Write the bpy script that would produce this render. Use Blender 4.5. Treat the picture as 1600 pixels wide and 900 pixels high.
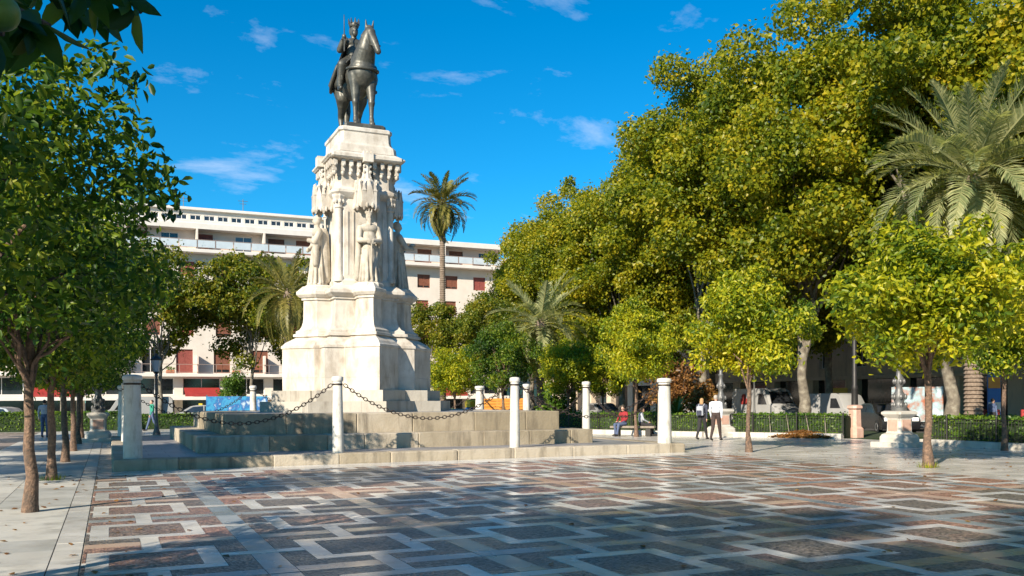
import bpy, bmesh, math, random
import numpy as np
from mathutils import Vector, Matrix
R = math.radians
PI = math.pi
for o in list(bpy.data.objects): bpy.data.objects.remove(o)
S = bpy.context.scene
COL = S.collection

# ------------------------------------------------------------------ camera
cd = bpy.data.cameras.new('camera'); cam = bpy.data.objects.new('camera', cd); COL.objects.link(cam)
cd.sensor_width = 36; cd.lens = 31.5; cd.shift_y = 0.109; cd.clip_start = 0.1; cd.clip_end = 3000
cam.matrix_world = (Matrix.Translation((-8.13, -31.1, 1.65)) @ Matrix.Rotation(R(-24.2), 4, 'Z')
                    @ Matrix.Rotation(R(90), 4, 'X') @ Matrix.Rotation(-0.005, 4, 'Z'))
S.camera = cam

# ------------------------------------------------------------------ sky, sun, exposure
SUN_AZ, SUN_EL = R(55), R(28)                 # shadows fall 55 degrees to the right of +Y
sd = Vector((math.sin(SUN_AZ) * math.cos(SUN_EL), math.cos(SUN_AZ) * math.cos(SUN_EL), -math.sin(SUN_EL)))
wd = bpy.data.worlds.new('World'); S.world = wd; wd.use_nodes = True
nt = wd.node_tree; nt.nodes.clear(); N = nt.nodes.new; L = nt.links.new
out = N('ShaderNodeOutputWorld'); bg = N('ShaderNodeBackground'); bg.inputs[1].default_value = 0.094
sky = N('ShaderNodeTexSky'); sky.sky_type = 'NISHITA'; sky.sun_disc = False
sky.sun_elevation = SUN_EL; sky.sun_rotation = math.atan2(-sd.x, -sd.y)
sky.altitude = 300; sky.air_density = 1.0; sky.dust_density = 0.25; sky.ozone_density = 3.0
tn = N('ShaderNodeMixRGB'); tn.blend_type = 'MULTIPLY'; tn.inputs['Fac'].default_value = 1; tn.inputs['Color2'].default_value = (.42, .84, 1.0, 1)   # deep southern blue
L(sky.outputs[0], tn.inputs['Color1'])
hs = N('ShaderNodeHueSaturation'); hs.inputs['Saturation'].default_value = 1.15; L(tn.outputs[0], hs.inputs['Color'])
tc = N('ShaderNodeTexCoord'); sp = N('ShaderNodeSeparateXYZ'); L(tc.outputs['Generated'], sp.inputs[0])
ad = N('ShaderNodeMath'); ad.operation = 'ADD'; ad.inputs[1].default_value = 0.12; L(sp.outputs['Z'], ad.inputs[0])
mx = N('ShaderNodeMath'); mx.operation = 'MAXIMUM'; mx.inputs[1].default_value = 0.05; L(ad.outputs[0], mx.inputs[0])
cmb = N('ShaderNodeCombineXYZ')
for i, a in enumerate('XY'):
    dv = N('ShaderNodeMath'); dv.operation = 'DIVIDE'; L(sp.outputs[a], dv.inputs[0]); L(mx.outputs[0], dv.inputs[1]); L(dv.outputs[0], cmb.inputs[i])
mp = N('ShaderNodeMapping'); mp.inputs['Location'].default_value = (3.1, 1.7, 0); mp.inputs['Scale'].default_value = (1, 1.25, 1)
L(cmb.outputs[0], mp.inputs[0])
n1 = N('ShaderNodeTexNoise'); n1.inputs['Scale'].default_value = 1.9; n1.inputs['Detail'].default_value = 9; n1.inputs['Roughness'].default_value = 0.62
n1.inputs['Distortion'].default_value = 0.25; L(mp.outputs[0], n1.inputs['Vector'])
cr = N('ShaderNodeValToRGB'); cr.color_ramp.elements[0].position = 0.57; cr.color_ramp.elements[1].position = 0.88
cr.color_ramp.elements[0].color = (0, 0, 0, 1); cr.color_ramp.elements[1].color = (0.75, 0.75, 0.75, 1)
L(n1.outputs['Fac'], cr.inputs[0])
mix = N('ShaderNodeMixRGB'); mix.inputs['Color2'].default_value = (6.3, 6.6, 7.6, 1)
L(cr.outputs[0], mix.inputs['Fac']); L(hs.outputs[0], mix.inputs['Color1']); L(mix.outputs[0], bg.inputs[0]); L(bg.outputs[0], out.inputs[0])
sl = bpy.data.lights.new('sun', 'SUN'); sl.energy = 5.0; sl.angle = R(0.55); sl.color = (1.0, 0.885, 0.72)
so = bpy.data.objects.new('sun', sl); COL.objects.link(so); so.rotation_euler = sd.to_track_quat('-Z', 'Y').to_euler(); so.location = (-30, -60, 40)
S.view_settings.view_transform = 'Standard'; S.view_settings.look = 'None'; S.view_settings.exposure = 0.85; S.view_settings.gamma = 1
S.render.engine = 'CYCLES'

# ------------------------------------------------------------------ materials
MATS = {}
def mat(name, cols, rough=0.6, scale=4.0, bump=0.0, bscale=None, metal=0.0, per_piece=False, stain=None, stain_scale=(1, 1, .25), detail=6,
        brick=None, trans=0.0, spec=0.5, ramp=(.3, .7), obj_coord=True, voronoi=None, rough_var=0.0):
    """procedural material; cols: list of linear colours spread on a noise (or per piece random)"""
    m = bpy.data.materials.new(name); m.use_nodes = True; MATS[name] = m
    nt = m.node_tree; N = nt.nodes.new; L = nt.links.new
    b = nt.nodes['Principled BSDF']; b.inputs['Roughness'].default_value = rough; b.inputs['Metallic'].default_value = metal
    b.inputs['Specular IOR Level'].default_value = spec
    tc = N('ShaderNodeTexCoord'); geo = N('ShaderNodeNewGeometry')
    vec = tc.outputs['Object'] if obj_coord else geo.outputs['Position']
    no = N('ShaderNodeTexNoise'); no.inputs['Scale'].default_value = scale; no.inputs['Detail'].default_value = detail
    no.inputs['Roughness'].default_value = .6; L(vec, no.inputs['Vector'])
    rp = N('ShaderNodeValToRGB'); e = rp.color_ramp.elements
    for i, c in enumerate(cols):
        pos = ramp[0] + (ramp[1] - ramp[0]) * i / max(1, len(cols) - 1)
        el = e[i] if i < 2 else e.new(pos)
        el.position = pos; el.color = (*c, 1)
    if len(cols) == 1: e[1].color = (*cols[0], 1)
    if per_piece:
        oi = N('ShaderNodeObjectInfo'); a = N('ShaderNodeMath'); a.operation = 'ADD'; L(oi.outputs['Random'], a.inputs[0]); L(geo.outputs['Random Per Island'], a.inputs[1])
        fr = N('ShaderNodeMath'); fr.operation = 'FRACT'; L(a.outputs[0], fr.inputs[0])
        mxx = N('ShaderNodeMath'); mxx.operation = 'MULTIPLY_ADD'; mxx.inputs[1].default_value = .55; L(no.outputs['Fac'], mxx.inputs[0])
        m2 = N('ShaderNodeMath'); m2.operation = 'MULTIPLY'; m2.inputs[1].default_value = .5; L(fr.outputs[0], m2.inputs[0]); L(m2.outputs[0], mxx.inputs[2])
        L(mxx.outputs[0], rp.inputs[0])
    else: L(no.outputs['Fac'], rp.inputs[0])
    col = rp.outputs[0]
    hsrc = None
    if voronoi:
        vo = N('ShaderNodeTexVoronoi'); vo.inputs['Scale'].default_value = voronoi; L(vec, vo.inputs['Vector'])
        vr = N('ShaderNodeMixRGB'); vr.blend_type = 'MULTIPLY'; vr.inputs['Fac'].default_value = .9; L(col, vr.inputs['Color1'])
        vc = N('ShaderNodeValToRGB'); vc.color_ramp.elements[0].color = (.25, .25, .27, 1); vc.color_ramp.elements[1].color = (2.0, 1.9, 1.75, 1)
        sv = N('ShaderNodeSeparateColor'); L(vo.outputs['Color'], sv.inputs[0]); L(sv.outputs[0], vc.inputs[0]); L(vc.outputs[0], vr.inputs['Color2'])
        col = vr.outputs[0]; hsrc = vo.outputs['Distance']
    if brick:
        bw, bh, mort, bc = brick
        bt = N('ShaderNodeTexBrick'); bt.inputs['Scale'].default_value = 1; bt.inputs['Brick Width'].default_value = bw; bt.inputs['Row Height'].default_value = bh
        bt.inputs['Mortar Size'].default_value = mort; bt.inputs['Color1'].default_value = (1, 1, 1, 1); bt.inputs['Color2'].default_value = (.78, .77, .76, 1)
        bt.inputs['Mortar'].default_value = (*bc, 1); L(geo.outputs['Position'], bt.inputs['Vector'])
        bm_ = N('ShaderNodeMixRGB'); bm_.blend_type = 'MULTIPLY'; bm_.inputs['Fac'].default_value = 1; L(col, bm_.inputs['Color1']); L(bt.outputs['Color'], bm_.inputs['Color2']); col = bm_.outputs[0]
    if stain:
        mpn = N('ShaderNodeMapping'); mpn.inputs['Scale'].default_value = stain_scale; L(geo.outputs['Position'], mpn.inputs[0])
        sn = N('ShaderNodeTexNoise'); sn.inputs['Scale'].default_value = 2.2; sn.inputs['Detail'].default_value = 8; sn.inputs['Roughness'].default_value = .65; L(mpn.outputs[0], sn.inputs['Vector'])
        sr = N('ShaderNodeValToRGB'); sr.color_ramp.elements[0].position = .5; sr.color_ramp.elements[1].position = .72
        sr.color_ramp.elements[0].color = (0, 0, 0, 1); sr.color_ramp.elements[1].color = (.85, .85, .85, 1); L(sn.outputs['Fac'], sr.inputs[0])
        sm = N('ShaderNodeMixRGB'); sm.inputs['Color2'].default_value = (*stain, 1); L(sr.outputs[0], sm.inputs['Fac']); L(col, sm.inputs['Color1']); col = sm.outputs[0]
    L(col, b.inputs['Base Color'])
    if rough_var:
        rn = N('ShaderNodeTexNoise'); rn.inputs['Scale'].default_value = 1.3; rn.inputs['Detail'].default_value = 5; L(geo.outputs['Position'], rn.inputs['Vector'])
        rm = N('ShaderNodeMapRange'); rm.inputs['From Min'].default_value = .3; rm.inputs['From Max'].default_value = .7
        rm.inputs['To Min'].default_value = rough - rough_var; rm.inputs['To Max'].default_value = rough + rough_var; L(rn.outputs['Fac'], rm.inputs[0]); L(rm.outputs[0], b.inputs['Roughness'])
    if bump:
        bp = N('ShaderNodeBump'); bp.inputs['Strength'].default_value = bump; bp.inputs['Distance'].default_value = .02
        if hsrc is None:
            bn = N('ShaderNodeTexNoise'); bn.inputs['Scale'].default_value = bscale or scale * 6; bn.inputs['Detail'].default_value = 5; L(vec, bn.inputs['Vector']); hsrc = bn.outputs['Fac']
        L(hsrc, bp.inputs['Height']); L(bp.outputs[0], b.inputs['Normal'])
    return m
def leafmat(name, cols, trans=.35, rough=.42):
    m = bpy.data.materials.new(name); m.use_nodes = True; MATS[name] = m
    nt = m.node_tree; N = nt.nodes.new; L = nt.links.new
    b = nt.nodes['Principled BSDF']; b.inputs['Roughness'].default_value = rough; b.inputs['Specular IOR Level'].default_value = .35
    geo = N('ShaderNodeNewGeometry'); oi = N('ShaderNodeObjectInfo'); tc = N('ShaderNodeTexCoord')
    no = N('ShaderNodeTexNoise'); no.inputs['Scale'].default_value = .55; no.inputs['Detail'].default_value = 2; L(geo.outputs['Position'], no.inputs['Vector'])
    a = N('ShaderNodeMath'); a.operation = 'MULTIPLY_ADD'; a.inputs[1].default_value = .62; L(geo.outputs['Random Per Island'], a.inputs[0])
    s = N('ShaderNodeMath'); s.operation = 'MULTIPLY_ADD'; s.inputs[1].default_value = 1.3; s.inputs[2].default_value = -.47; L(no.outputs['Fac'], s.inputs[0]); L(s.outputs[0], a.inputs[2])
    rp = N('ShaderNodeValToRGB'); e = rp.color_ramp.elements
    for i, c in enumerate(cols):
        pos = i / (len(cols) - 1); el = e[i] if i < 2 else e.new(pos); el.position = pos; el.color = (*c, 1)
    L(a.outputs[0], rp.inputs[0]); L(rp.outputs[0], b.inputs['Base Color'])
    t = N('ShaderNodeBsdfTranslucent'); g = N('ShaderNodeMixRGB'); g.blend_type = 'MULTIPLY'; g.inputs['Fac'].default_value = 1; g.inputs['Color2'].default_value = (1.5, 1.5, .8, 1)
    L(rp.outputs[0], g.inputs['Color1']); L(g.outputs[0], t.inputs['Color'])
    ms = N('ShaderNodeMixShader'); ms.inputs[0].default_value = trans; L(b.outputs[0], ms.inputs[1]); L(t.outputs[0], ms.inputs[2])
    L(ms.outputs[0], nt.nodes['Material Output'].inputs['Surface'])
    return m
mat('limestone', [(.43, .38, .31), (.56, .515, .445), (.64, .60, .53)], .75, 1.6, .25, 22, stain=(.27, .22, .165), stain_scale=(1.1, 1.1, .35))
mat('tan_stone', [(.27, .225, .155), (.36, .305, .225), (.43, .375, .295)], .85, 2.0, .6, 18, per_piece=True, stain=(.11, .09, .065), stain_scale=(1.4, 1.4, .22))
mat('step_stone', [(.36, .33, .28), (.48, .45, .39)], .8, 2.0, .35, 18, per_piece=True, stain=(.22, .19, .15), stain_scale=(1.2, 1.2, .3))
mat('column_paint', [(.52, .50, .45), (.66, .645, .60)], .65, 3, .35, 26, stain=(.30, .265, .20), stain_scale=(3.2, 3.2, .9))  # off-white paint with scattered dirt stains, no flaking
mat('marble_slab', [(.48, .475, .45), (.59, .575, .54), (.68, .655, .60)], .24, 2.5, .06, 60, per_piece=True, stain=(.36, .34, .31), stain_scale=(.9, .9, .9), rough_var=.1)
mat('blue_slab', [(.20, .24, .26), (.27, .305, .32), (.33, .35, .35)], .27, 2.5, .06, 60, per_piece=True, stain=(.15, .165, .17), stain_scale=(.9, .9, .9), rough_var=.1)
mat('pink_slab', [(.40, .25, .18), (.48, .33, .245), (.52, .38, .29)], .27, 2.5, .06, 60, per_piece=True, stain=(.28, .19, .14), stain_scale=(.9, .9, .9), rough_var=.1)
mat('pebble', [(.115, .108, .10), (.15, .128, .11), (.215, .138, .11), (.275, .155, .115)], .40, 3, .7, per_piece=True, voronoi=30, ramp=(.22, .78), rough_var=.12)
mat('path_slab', [(.40, .40, .37), (.50, .49, .45), (.58, .56, .50)], .42, 1.8, .1, 40, per_piece=True, stain=(.30, .285, .25), stain_scale=(.8, .8, .8), rough_var=.1)
mat('plaza_paving', [(.50, .48, .44), (.62, .59, .54), (.70, .67, .61)], .27, .35, .02, 30, obj_coord=False, brick=(1.2, .6, .012, (.5, .48, .45)), rough_var=.12)
mat('plaza_red', [(.20, .15, .13), (.28, .22, .19), (.34, .29, .26)], .4, .5, .05, 30, obj_coord=False, brick=(1.1, 1.1, .05, (1.5, 1.5, 1.5)))
mat('platform_paving', [(.24, .24, .25), (.34, .33, .33)], .42, .8, .05, 30, obj_coord=False, brick=(.9, .9, .02, (.55, .55, .55)))
mat('asphalt', [(.045, .045, .046), (.06, .06, .06)], .9, .6, .3, 60, obj_coord=False)
mat('white_kerb', [(.46, .43, .375), (.57, .54, .48)], .6, 1.5, .1, 20, obj_coord=False, stain=(.36, .31, .24))
mat('iron', [(.022, .022, .022), (.04, .036, .032)], .5, 6, .1, 30, metal=.4)
mat('chain_iron', [(.035, .03, .028), (.07, .05, .04)], .55, 20, .1, 60, metal=.5)
mat('grey_iron', [(.10, .10, .10), (.17, .17, .165)], .5, 8, .25, 30, metal=.35)
mat('bronze', [(.045, .047, .042), (.085, .084, .070), (.15, .145, .12)], .45, 3.5, .25, 14, metal=.35)
mat('statue_stone', [(.34, .30, .23), (.46, .41, .33), (.56, .51, .43)], .8, 4, .35, 24, stain=(.20, .17, .13))
mat('pink_marble', [(.46, .27, .20), (.58, .39, .31)], .5, 5, .1, 30)
mat('bark_orange', [(.06, .045, .035), (.15, .095, .065), (.27, .17, .11)], .95, 16, 1.0, 34, stain=(.07, .055, .045), stain_scale=(3, 3, 1.2))
mat('bark_dark', [(.05, .04, .033), (.10, .08, .065)], .95, 7, .9, 18)
mat('bark_plane', [(.08, .065, .05), (.17, .145, .11), (.30, .27, .21)], .9, 3.2, .6, 16)
mat('bark_palm', [(.12, .085, .06), (.25, .19, .14)], .95, 9, .8, 16)
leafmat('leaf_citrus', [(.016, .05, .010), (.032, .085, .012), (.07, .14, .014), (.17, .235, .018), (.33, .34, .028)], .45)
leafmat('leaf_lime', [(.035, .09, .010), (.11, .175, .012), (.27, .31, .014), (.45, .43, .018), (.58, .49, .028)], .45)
leafmat('leaf_plane', [(.045, .085, .010), (.115, .16, .013), (.22, .24, .014), (.36, .33, .017), (.50, .38, .022)], .48)
leafmat('leaf_plane_green', [(.04, .075, .012), (.08, .125, .014), (.15, .175, .015), (.25, .235, .02), (.34, .26, .02)], .45)
leafmat('leaf_palm', [(.11, .145, .06), (.23, .26, .12), (.37, .37, .18), (.46, .44, .22)], .4)
leafmat('leaf_palm_gold', [(.06, .07, .02), (.13, .13, .03), (.22, .19, .045), (.28, .23, .06)], .25)
leafmat('leaf_hedge', [(.03, .08, .012), (.06, .13, .015), (.12, .20, .02), (.20, .27, .03)])
leafmat('leaf_rust', [(.12, .06, .02), (.20, .09, .03), (.28, .14, .04), (.24, .18, .05)], .3)
leafmat('leaf_agave', [(.05, .10, .02), (.12, .17, .03), (.28, .24, .05)], .2)
mat('hedge_core', [(.015, .03, .008), (.025, .045, .012)], .95, 5)
mat('wall_white', [(.56, .50, .43), (.64, .58, .51)], .85, .8, .05, 12)
mat('wall_pinkish', [(.60, .47, .40), (.66, .54, .47)], .85, .8, .05, 12)
mat('wall_beige', [(.50, .40, .29), (.60, .49, .37)], .85, .6, .1, 10, stain=(.30, .25, .2))
mat('slab_white', [(.58, .54, .49), (.66, .62, .57)], .7, 1.2)
mat('shutter_brown', [(.16, .055, .03), (.24, .09, .05)], .65, 5)
mat('shutter_red', [(.22, .05, .04), (.30, .08, .06)], .65, 5)
mat('glass_dark', [(.012, .014, .017), (.03, .033, .038)], .08, .7, spec=.8)
mat('glass_blue', [(.05, .08, .12), (.09, .13, .18)], .1, .7, spec=.8)
mat('frame_white', [(.62, .60, .57), (.7, .68, .65)], .5, 4)
mat('rail_metal', [(.30, .22, .18), (.36, .28, .24)], .5, 6, metal=.2)
mat('rail_glass', [(.42, .48, .52), (.52, .57, .6)], .2, 1)
mat('shop_dark', [(.02, .02, .022), (.05, .045, .04)], .4, .5)
mat('awning_grey', [(.26, .28, .31), (.34, .36, .39)], .8, 2)
mat('red_cloth', [(.26, .022, .02), (.36, .035, .03)], .7, 3)
mat('terracotta', [(.38, .13, .06), (.46, .18, .09)], .8, 6)
mat('car_white', [(.30, .30, .295), (.36, .36, .355)], .25, 1)  # white paint darkened evenly to stand in for shade under the trees
mat('car_black', [(.010, .010, .012), (.018, .018, .02)], .2, 1)
mat('car_silver', [(.35, .35, .36), (.42, .42, .43)], .3, 1, metal=.4)
mat('tyre', [(.015, .015, .015), (.025, .025, .025)], .85, 10)
mat('rim', [(.3, .3, .31), (.4, .4, .41)], .35, 5, metal=.7)
mat('lamp_lens', [(.75, .74, .70), (.8, .8, .76)], .2, 5)
mat('tail_red', [(.4, .01, .01), (.5, .02, .015)], .3, 5)
mat('yellow_paint', [(.60, .42, .03), (.68, .5, .05)], .5, 4)
mat('orange_paint', [(.62, .23, .03), (.70, .30, .05)], .55, 3)
mat('blue_paint', [(.02, .10, .34), (.04, .16, .42)], .5, 3)
mat('board_blue', [(.02, .08, .26), (.03, .16, .40), (.05, .30, .50), (.02, .10, .32), (.50, .62, .66)], .5, 1.6, ramp=(.28, .66))
mat('board_face', [(.60, .66, .68), (.30, .42, .45), (.35, .12, .06)], .5, 1.6, ramp=(.35, .62))
mat('skin', [(.48, .27, .19), (.56, .33, .24)], .55, 10)
mat('hair_grey', [(.30, .26, .22), (.42, .38, .33)], .8, 25)
mat('hair_blond', [(.34, .20, .09), (.46, .28, .13)], .8, 25)
mat('hair_dark', [(.02, .015, .012), (.04, .03, .024)], .8, 25)
mat('shirt_white', [(.62, .66, .74), (.72, .76, .82)], .85, 14, .3, 20)
mat('jacket_navy', [(.02, .025, .045), (.05, .055, .08)], .85, 14, .3, 20)
mat('trousers_dark', [(.014, .014, .018), (.03, .028, .03)], .9, 14, .3, 20)
mat('trousers_brown', [(.035, .022, .02), (.06, .04, .035)], .9, 14, .3, 20)
mat('jacket_red', [(.22, .012, .018), (.32, .025, .03)], .85, 14, .3, 20)
mat('shirt_green', [(.02, .20, .13), (.03, .28, .19)], .85, 14, .3, 20)
mat('shirt_grey', [(.30, .32, .36), (.40, .42, .46)], .85, 14, .3, 20)
mat('jeans', [(.06, .09, .17), (.10, .13, .22)], .9, 14, .3, 20)
mat('shoe', [(.015, .013, .012), (.03, .026, .024)], .5, 14)
mat('wood_grey', [(.16, .13, .10), (.28, .24, .19)], .85, 8, .3, 30)
mat('orange_fruit', [(.10, .17, .02), (.20, .25, .03)], .45, 10, .1, 60)

# ------------------------------------------------------------------ object helpers
def tag(o, label=None, cat=None, group=None, kind=None):
    if label: o['label'] = label
    if cat: o['category'] = cat
    if group: o['group'] = group
    if kind: o['kind'] = kind
    return o
def link(name, me, m, parent=None, smooth=False):
    o = bpy.data.objects.new(name, me); COL.objects.link(o)
    if m and len(me.materials) == 0: me.materials.append(MATS[m])
    if parent: o.parent = parent
    if smooth: me.polygons.foreach_set('use_smooth', [True] * len(me.polygons))
    return o
def thing(name, label, cat, loc=(0, 0, 0), rz=0, group=None, scale=None):
    o = bpy.data.objects.new(name, None); COL.objects.link(o); o.empty_display_size = .2
    o.location = loc; o.rotation_euler = (0, 0, rz)
    if scale: o.scale = (scale,) * 3 if not isinstance(scale, tuple) else scale
    return tag(o, label, cat, group)
def copy_tree(src, parent=None):
    c = src.copy(); COL.objects.link(c); c.parent = parent
    for ch in list(src.children): copy_tree(ch, c)
    return c
def dup(src, loc, rz, label=None, scale=None):
    c = copy_tree(src); c.location = loc; c.rotation_euler = (0, 0, rz)
    if label: c['label'] = label
    if scale: c.scale = (scale,) * 3 if not isinstance(scale, tuple) else scale
    return c
class MB:
    def __init__(s): s.v = []; s.f = []
    def add(s, v, f):
        n = len(s.v); s.v += [tuple(p) for p in v]; s.f += [tuple(i + n for i in q) for q in f]; return s
    def box(s, x0, x1, y0, y1, z0, z1):
        return s.add([(x0, y0, z0), (x1, y0, z0), (x1, y1, z0), (x0, y1, z0), (x0, y0, z1), (x1, y0, z1), (x1, y1, z1), (x0, y1, z1)],
                     [(3, 2, 1, 0), (4, 5, 6, 7), (0, 1, 5, 4), (1, 2, 6, 5), (2, 3, 7, 6), (3, 0, 4, 7)])
    def bbox(s, x0, x1, y0, y1, z0, z1, b=.02):
        """box with chamfered vertical and top edges"""
        def ring(i, z): return [(x0 + i + b, y0 + i, z), (x1 - i - b, y0 + i, z), (x1 - i, y0 + i + b, z), (x1 - i, y1 - i - b, z), (x1 - i - b, y1 - i, z), (x0 + i + b, y1 - i, z), (x0 + i, y1 - i - b, z), (x0 + i, y0 + i + b, z)]
        return s.rings([ring(0, z0), ring(0, z1 - b), ring(b, z1)])
    def rings(s, rs, cap=True, closed=True):
        n = len(rs[0]); v = [p for r in rs for p in r]; f = []
        for k in range(len(rs) - 1):
            for i in range(n if closed else n - 1):
                j = (i + 1) % n; f.append((k * n + i, k * n + j, (k + 1) * n + j, (k + 1) * n + i))
        if cap: f.append(tuple(range(n - 1, -1, -1))); f.append(tuple((len(rs) - 1) * n + i for i in range(n)))
        return s.add(v, f)
    def lathe(s, prof, n=16, c=(0, 0), cap=True):
        return s.rings([[(c[0] + r * math.cos(2 * PI * i / n), c[1] + r * math.sin(2 * PI * i / n), z) for i in range(n)] for r, z in prof], cap)
    def tube(s, pts, rad, n=8, cap=True):
        pts = [Vector(p) for p in pts]; rs = []
        if not hasattr(rad, '__len__'): rad = [rad] * len(pts)
        up = Vector((0, 0, 1)); prev = None
        for i, p in enumerate(pts):
            t = (pts[min(i + 1, len(pts) - 1)] - pts[max(i - 1, 0)]).normalized()
            a = prev if prev is not None else (Vector((1, 0, 0)) if abs(t.z) > .9 else up)
            u = (a - t * a.dot(t)).normalized(); w = t.cross(u); prev = u
            rs.append([p + (u * math.cos(2 * PI * k / n) + w * math.sin(2 * PI * k / n)) * rad[i] for k in range(n)])
        return s.rings(rs, cap)
    def sphere(s, c, r, n=10, m=6):
        r = (r,) * 3 if not hasattr(r, '__len__') else r
        return s.rings([[(c[0] + r[0] * math.sin(PI * k / m) * math.cos(2 * PI * i / n), c[1] + r[1] * math.sin(PI * k / m) * math.sin(2 * PI * i / n), c[2] - r[2] * math.cos(PI * k / m)) for i in range(n)] for k in [.08] + list(range(1, m)) + [m - .08]])
    def prism(s, poly, z0, z1): return s.rings([[(x, y, z0) for x, y in poly], [(x, y, z1) for x, y in poly]])
    def mesh(s, name):
        me = bpy.data.meshes.new(name); me.from_pydata(s.v, [], s.f); me.update(); return me
    def build(s, name, m, parent=None, smooth=False, loc=None):
        o = link(name, s.mesh(name), m, parent, smooth)
        if loc: o.location = loc
        return o
def soft(o, ang=40):
    me = o.data; me.polygons.foreach_set('use_smooth', [True] * len(me.polygons)); me.set_sharp_from_angle(angle=R(ang)); return o
def raw_mesh(name, V, F):
    """V (n,3) array, F (m,k) int array"""
    me = bpy.data.meshes.new(name); n, k = F.shape
    me.vertices.add(len(V)); me.vertices.foreach_set('co', V.astype(np.float32).ravel())
    me.loops.add(n * k); me.loops.foreach_set('vertex_index', F.astype(np.int32).ravel())
    me.polygons.add(n); me.polygons.foreach_set('loop_start', np.arange(0, n * k, k, dtype=np.int32)); me.polygons.foreach_set('loop_total', np.full(n, k, dtype=np.int32))
    me.update(calc_edges=True); return me
def struct(o): o['kind'] = 'structure'; return o

# ------------------------------------------------------------------ blobs: union of tapered capsules and ellipsoids, remeshed to one continuous skin
def cap_(p0, r0, p1, r1, m=0): return ('c', Vector(p0), r0, Vector(p1), r1, m)
def ell(c, r, m=0, rot=(0, 0, 0)): return ('e', Vector(c), Vector(r) if hasattr(r, '__len__') else Vector((r, r, r)), rot, None, m)
def blob(name, prims, voxel, mats, parent=None, smooth_it=3):
    bm = bmesh.new()
    for q in prims:
        if q[0] == 'c':
            _, a, ra, b, rb, _m = q; n = 6
            for t in range(n + 1):
                u = t / n; bmesh.ops.create_icosphere(bm, subdivisions=2, radius=ra + (rb - ra) * u, matrix=Matrix.Translation(a.lerp(b, u)))
            d = b - a
            if d.length > 1e-4:
                bmesh.ops.create_cone(bm, cap_ends=True, segments=16, radius1=ra, radius2=rb, depth=d.length, matrix=Matrix.Translation((a + b) / 2) @ d.to_track_quat('Z', 'Y').to_matrix().to_4x4())
        else:
            _, c, r, rot, _n, _m = q
            from mathutils import Euler
            bmesh.ops.create_icosphere(bm, subdivisions=3, radius=1, matrix=Matrix.Translation(c) @ Euler(rot).to_matrix().to_4x4() @ Matrix.Diagonal((*r, 1)))
    me = bpy.data.meshes.new(name + '_raw'); bm.to_mesh(me); bm.free()
    o = bpy.data.objects.new('tmp_blob', me); COL.objects.link(o)
    rm = o.modifiers.new('r', 'REMESH'); rm.mode = 'VOXEL'; rm.voxel_size = voxel
    sm = o.modifiers.new('s', 'SMOOTH'); sm.iterations = smooth_it; sm.factor = .5
    dg = bpy.context.evaluated_depsgraph_get(); em = bpy.data.meshes.new_from_object(o.evaluated_get(dg))
    bpy.data.objects.remove(o); em.name = name
    for m in mats: em.materials.append(MATS[m])
    if len(mats) > 1:
        cs = np.empty(len(em.polygons) * 3, np.float32); em.polygons.foreach_get('center', cs); cs = cs.reshape(-1, 3)
        best = np.full(len(cs), 1e9); idx = np.zeros(len(cs), np.int32)
        for q in prims:
            if q[0] == 'c':
                a, b = np.array(q[1]), np.array(q[3]); d = b - a; t = np.clip(((cs - a) @ d) / max(1e-9, d @ d), 0, 1)
                dist = np.linalg.norm(cs - (a + t[:, None] * d), axis=1) - (q[2] + (q[4] - q[2]) * t)
            else:
                c, r = np.array(q[1]), np.array(q[2]); dist = (np.linalg.norm((cs - c) / r, axis=1) - 1) * r.min()
            k = dist < best; best[k] = dist[k]; idx[k] = q[5]
        em.polygons.foreach_set('material_index', idx)
    return link(name, em, None, parent, True)

# ------------------------------------------------------------------ foliage
def leaves(rng, centers, radii, n, ln, wd, up=.35, out=.5, shell=.55, fold=.18, full=False):
    """n diamond leaves spread over clumps; returns verts, tris"""
    k = rng.integers(0, len(centers), n) if radii.min() == radii.max() else rng.choice(len(centers), n, p=radii ** 2 / (radii ** 2).sum())
    d = rng.normal(size=(n, 3)); d /= np.linalg.norm(d, axis=1)[:, None]
    rr = radii[k] * (shell + (1 - shell) * rng.random(n) ** .6) * rng.choice([1, .6], n, p=[.8, .2]) * (1 + .28 * np.abs(rng.normal(size=n)) * rng.choice([0, 1], n, p=[.6, .4]))
    P = centers[k] + d * rr[:, None] * np.array([1, 1, .8])
    nr = d * out + rng.normal(size=(n, 3)) * .6 + np.array([0, 0, up]); nr /= np.linalg.norm(nr, axis=1)[:, None]
    t = rng.normal(size=(n, 3)) + d * .6 - np.array([0, 0, .35]); t -= nr * (t * nr).sum(1)[:, None]; t /= np.linalg.norm(t, axis=1)[:, None]
    b = np.cross(nr, t); s = (.7 + .6 * rng.random(n))[:, None]
    l = ln * s; w = wd * s
    if full:      # six-sided blade folded along the midrib
        f_ = nr * w * fold
        V = np.stack([P - t * l * .5, P - t * l * .27 + b * w * .40 + f_, P + t * l * .10 + b * w * .46 + f_, P + t * l * .5 - nr * l * .14, P + t * l * .10 - b * w * .46 + f_, P - t * l * .27 - b * w * .40 + f_], 1).reshape(-1, 3)
        i = np.arange(n)[:, None] * 6
        return V, np.concatenate([i + [0, 2, 1], i + [0, 3, 2], i + [0, 4, 3], i + [0, 5, 4]], 1).reshape(-1, 3)
    V = np.stack([P - t * l * .5, P - t * l * .05 + b * w * .5 + nr * w * fold, P + t * l * .5 - nr * l * .12, P - t * l * .05 - b * w * .5 + nr * w * fold], 1).reshape(-1, 3)
    i = np.arange(n)[:, None] * 4
    F = np.concatenate([i + [0, 2, 1], i + [0, 3, 2]], 1).reshape(-1, 3)
    return V, F
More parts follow.
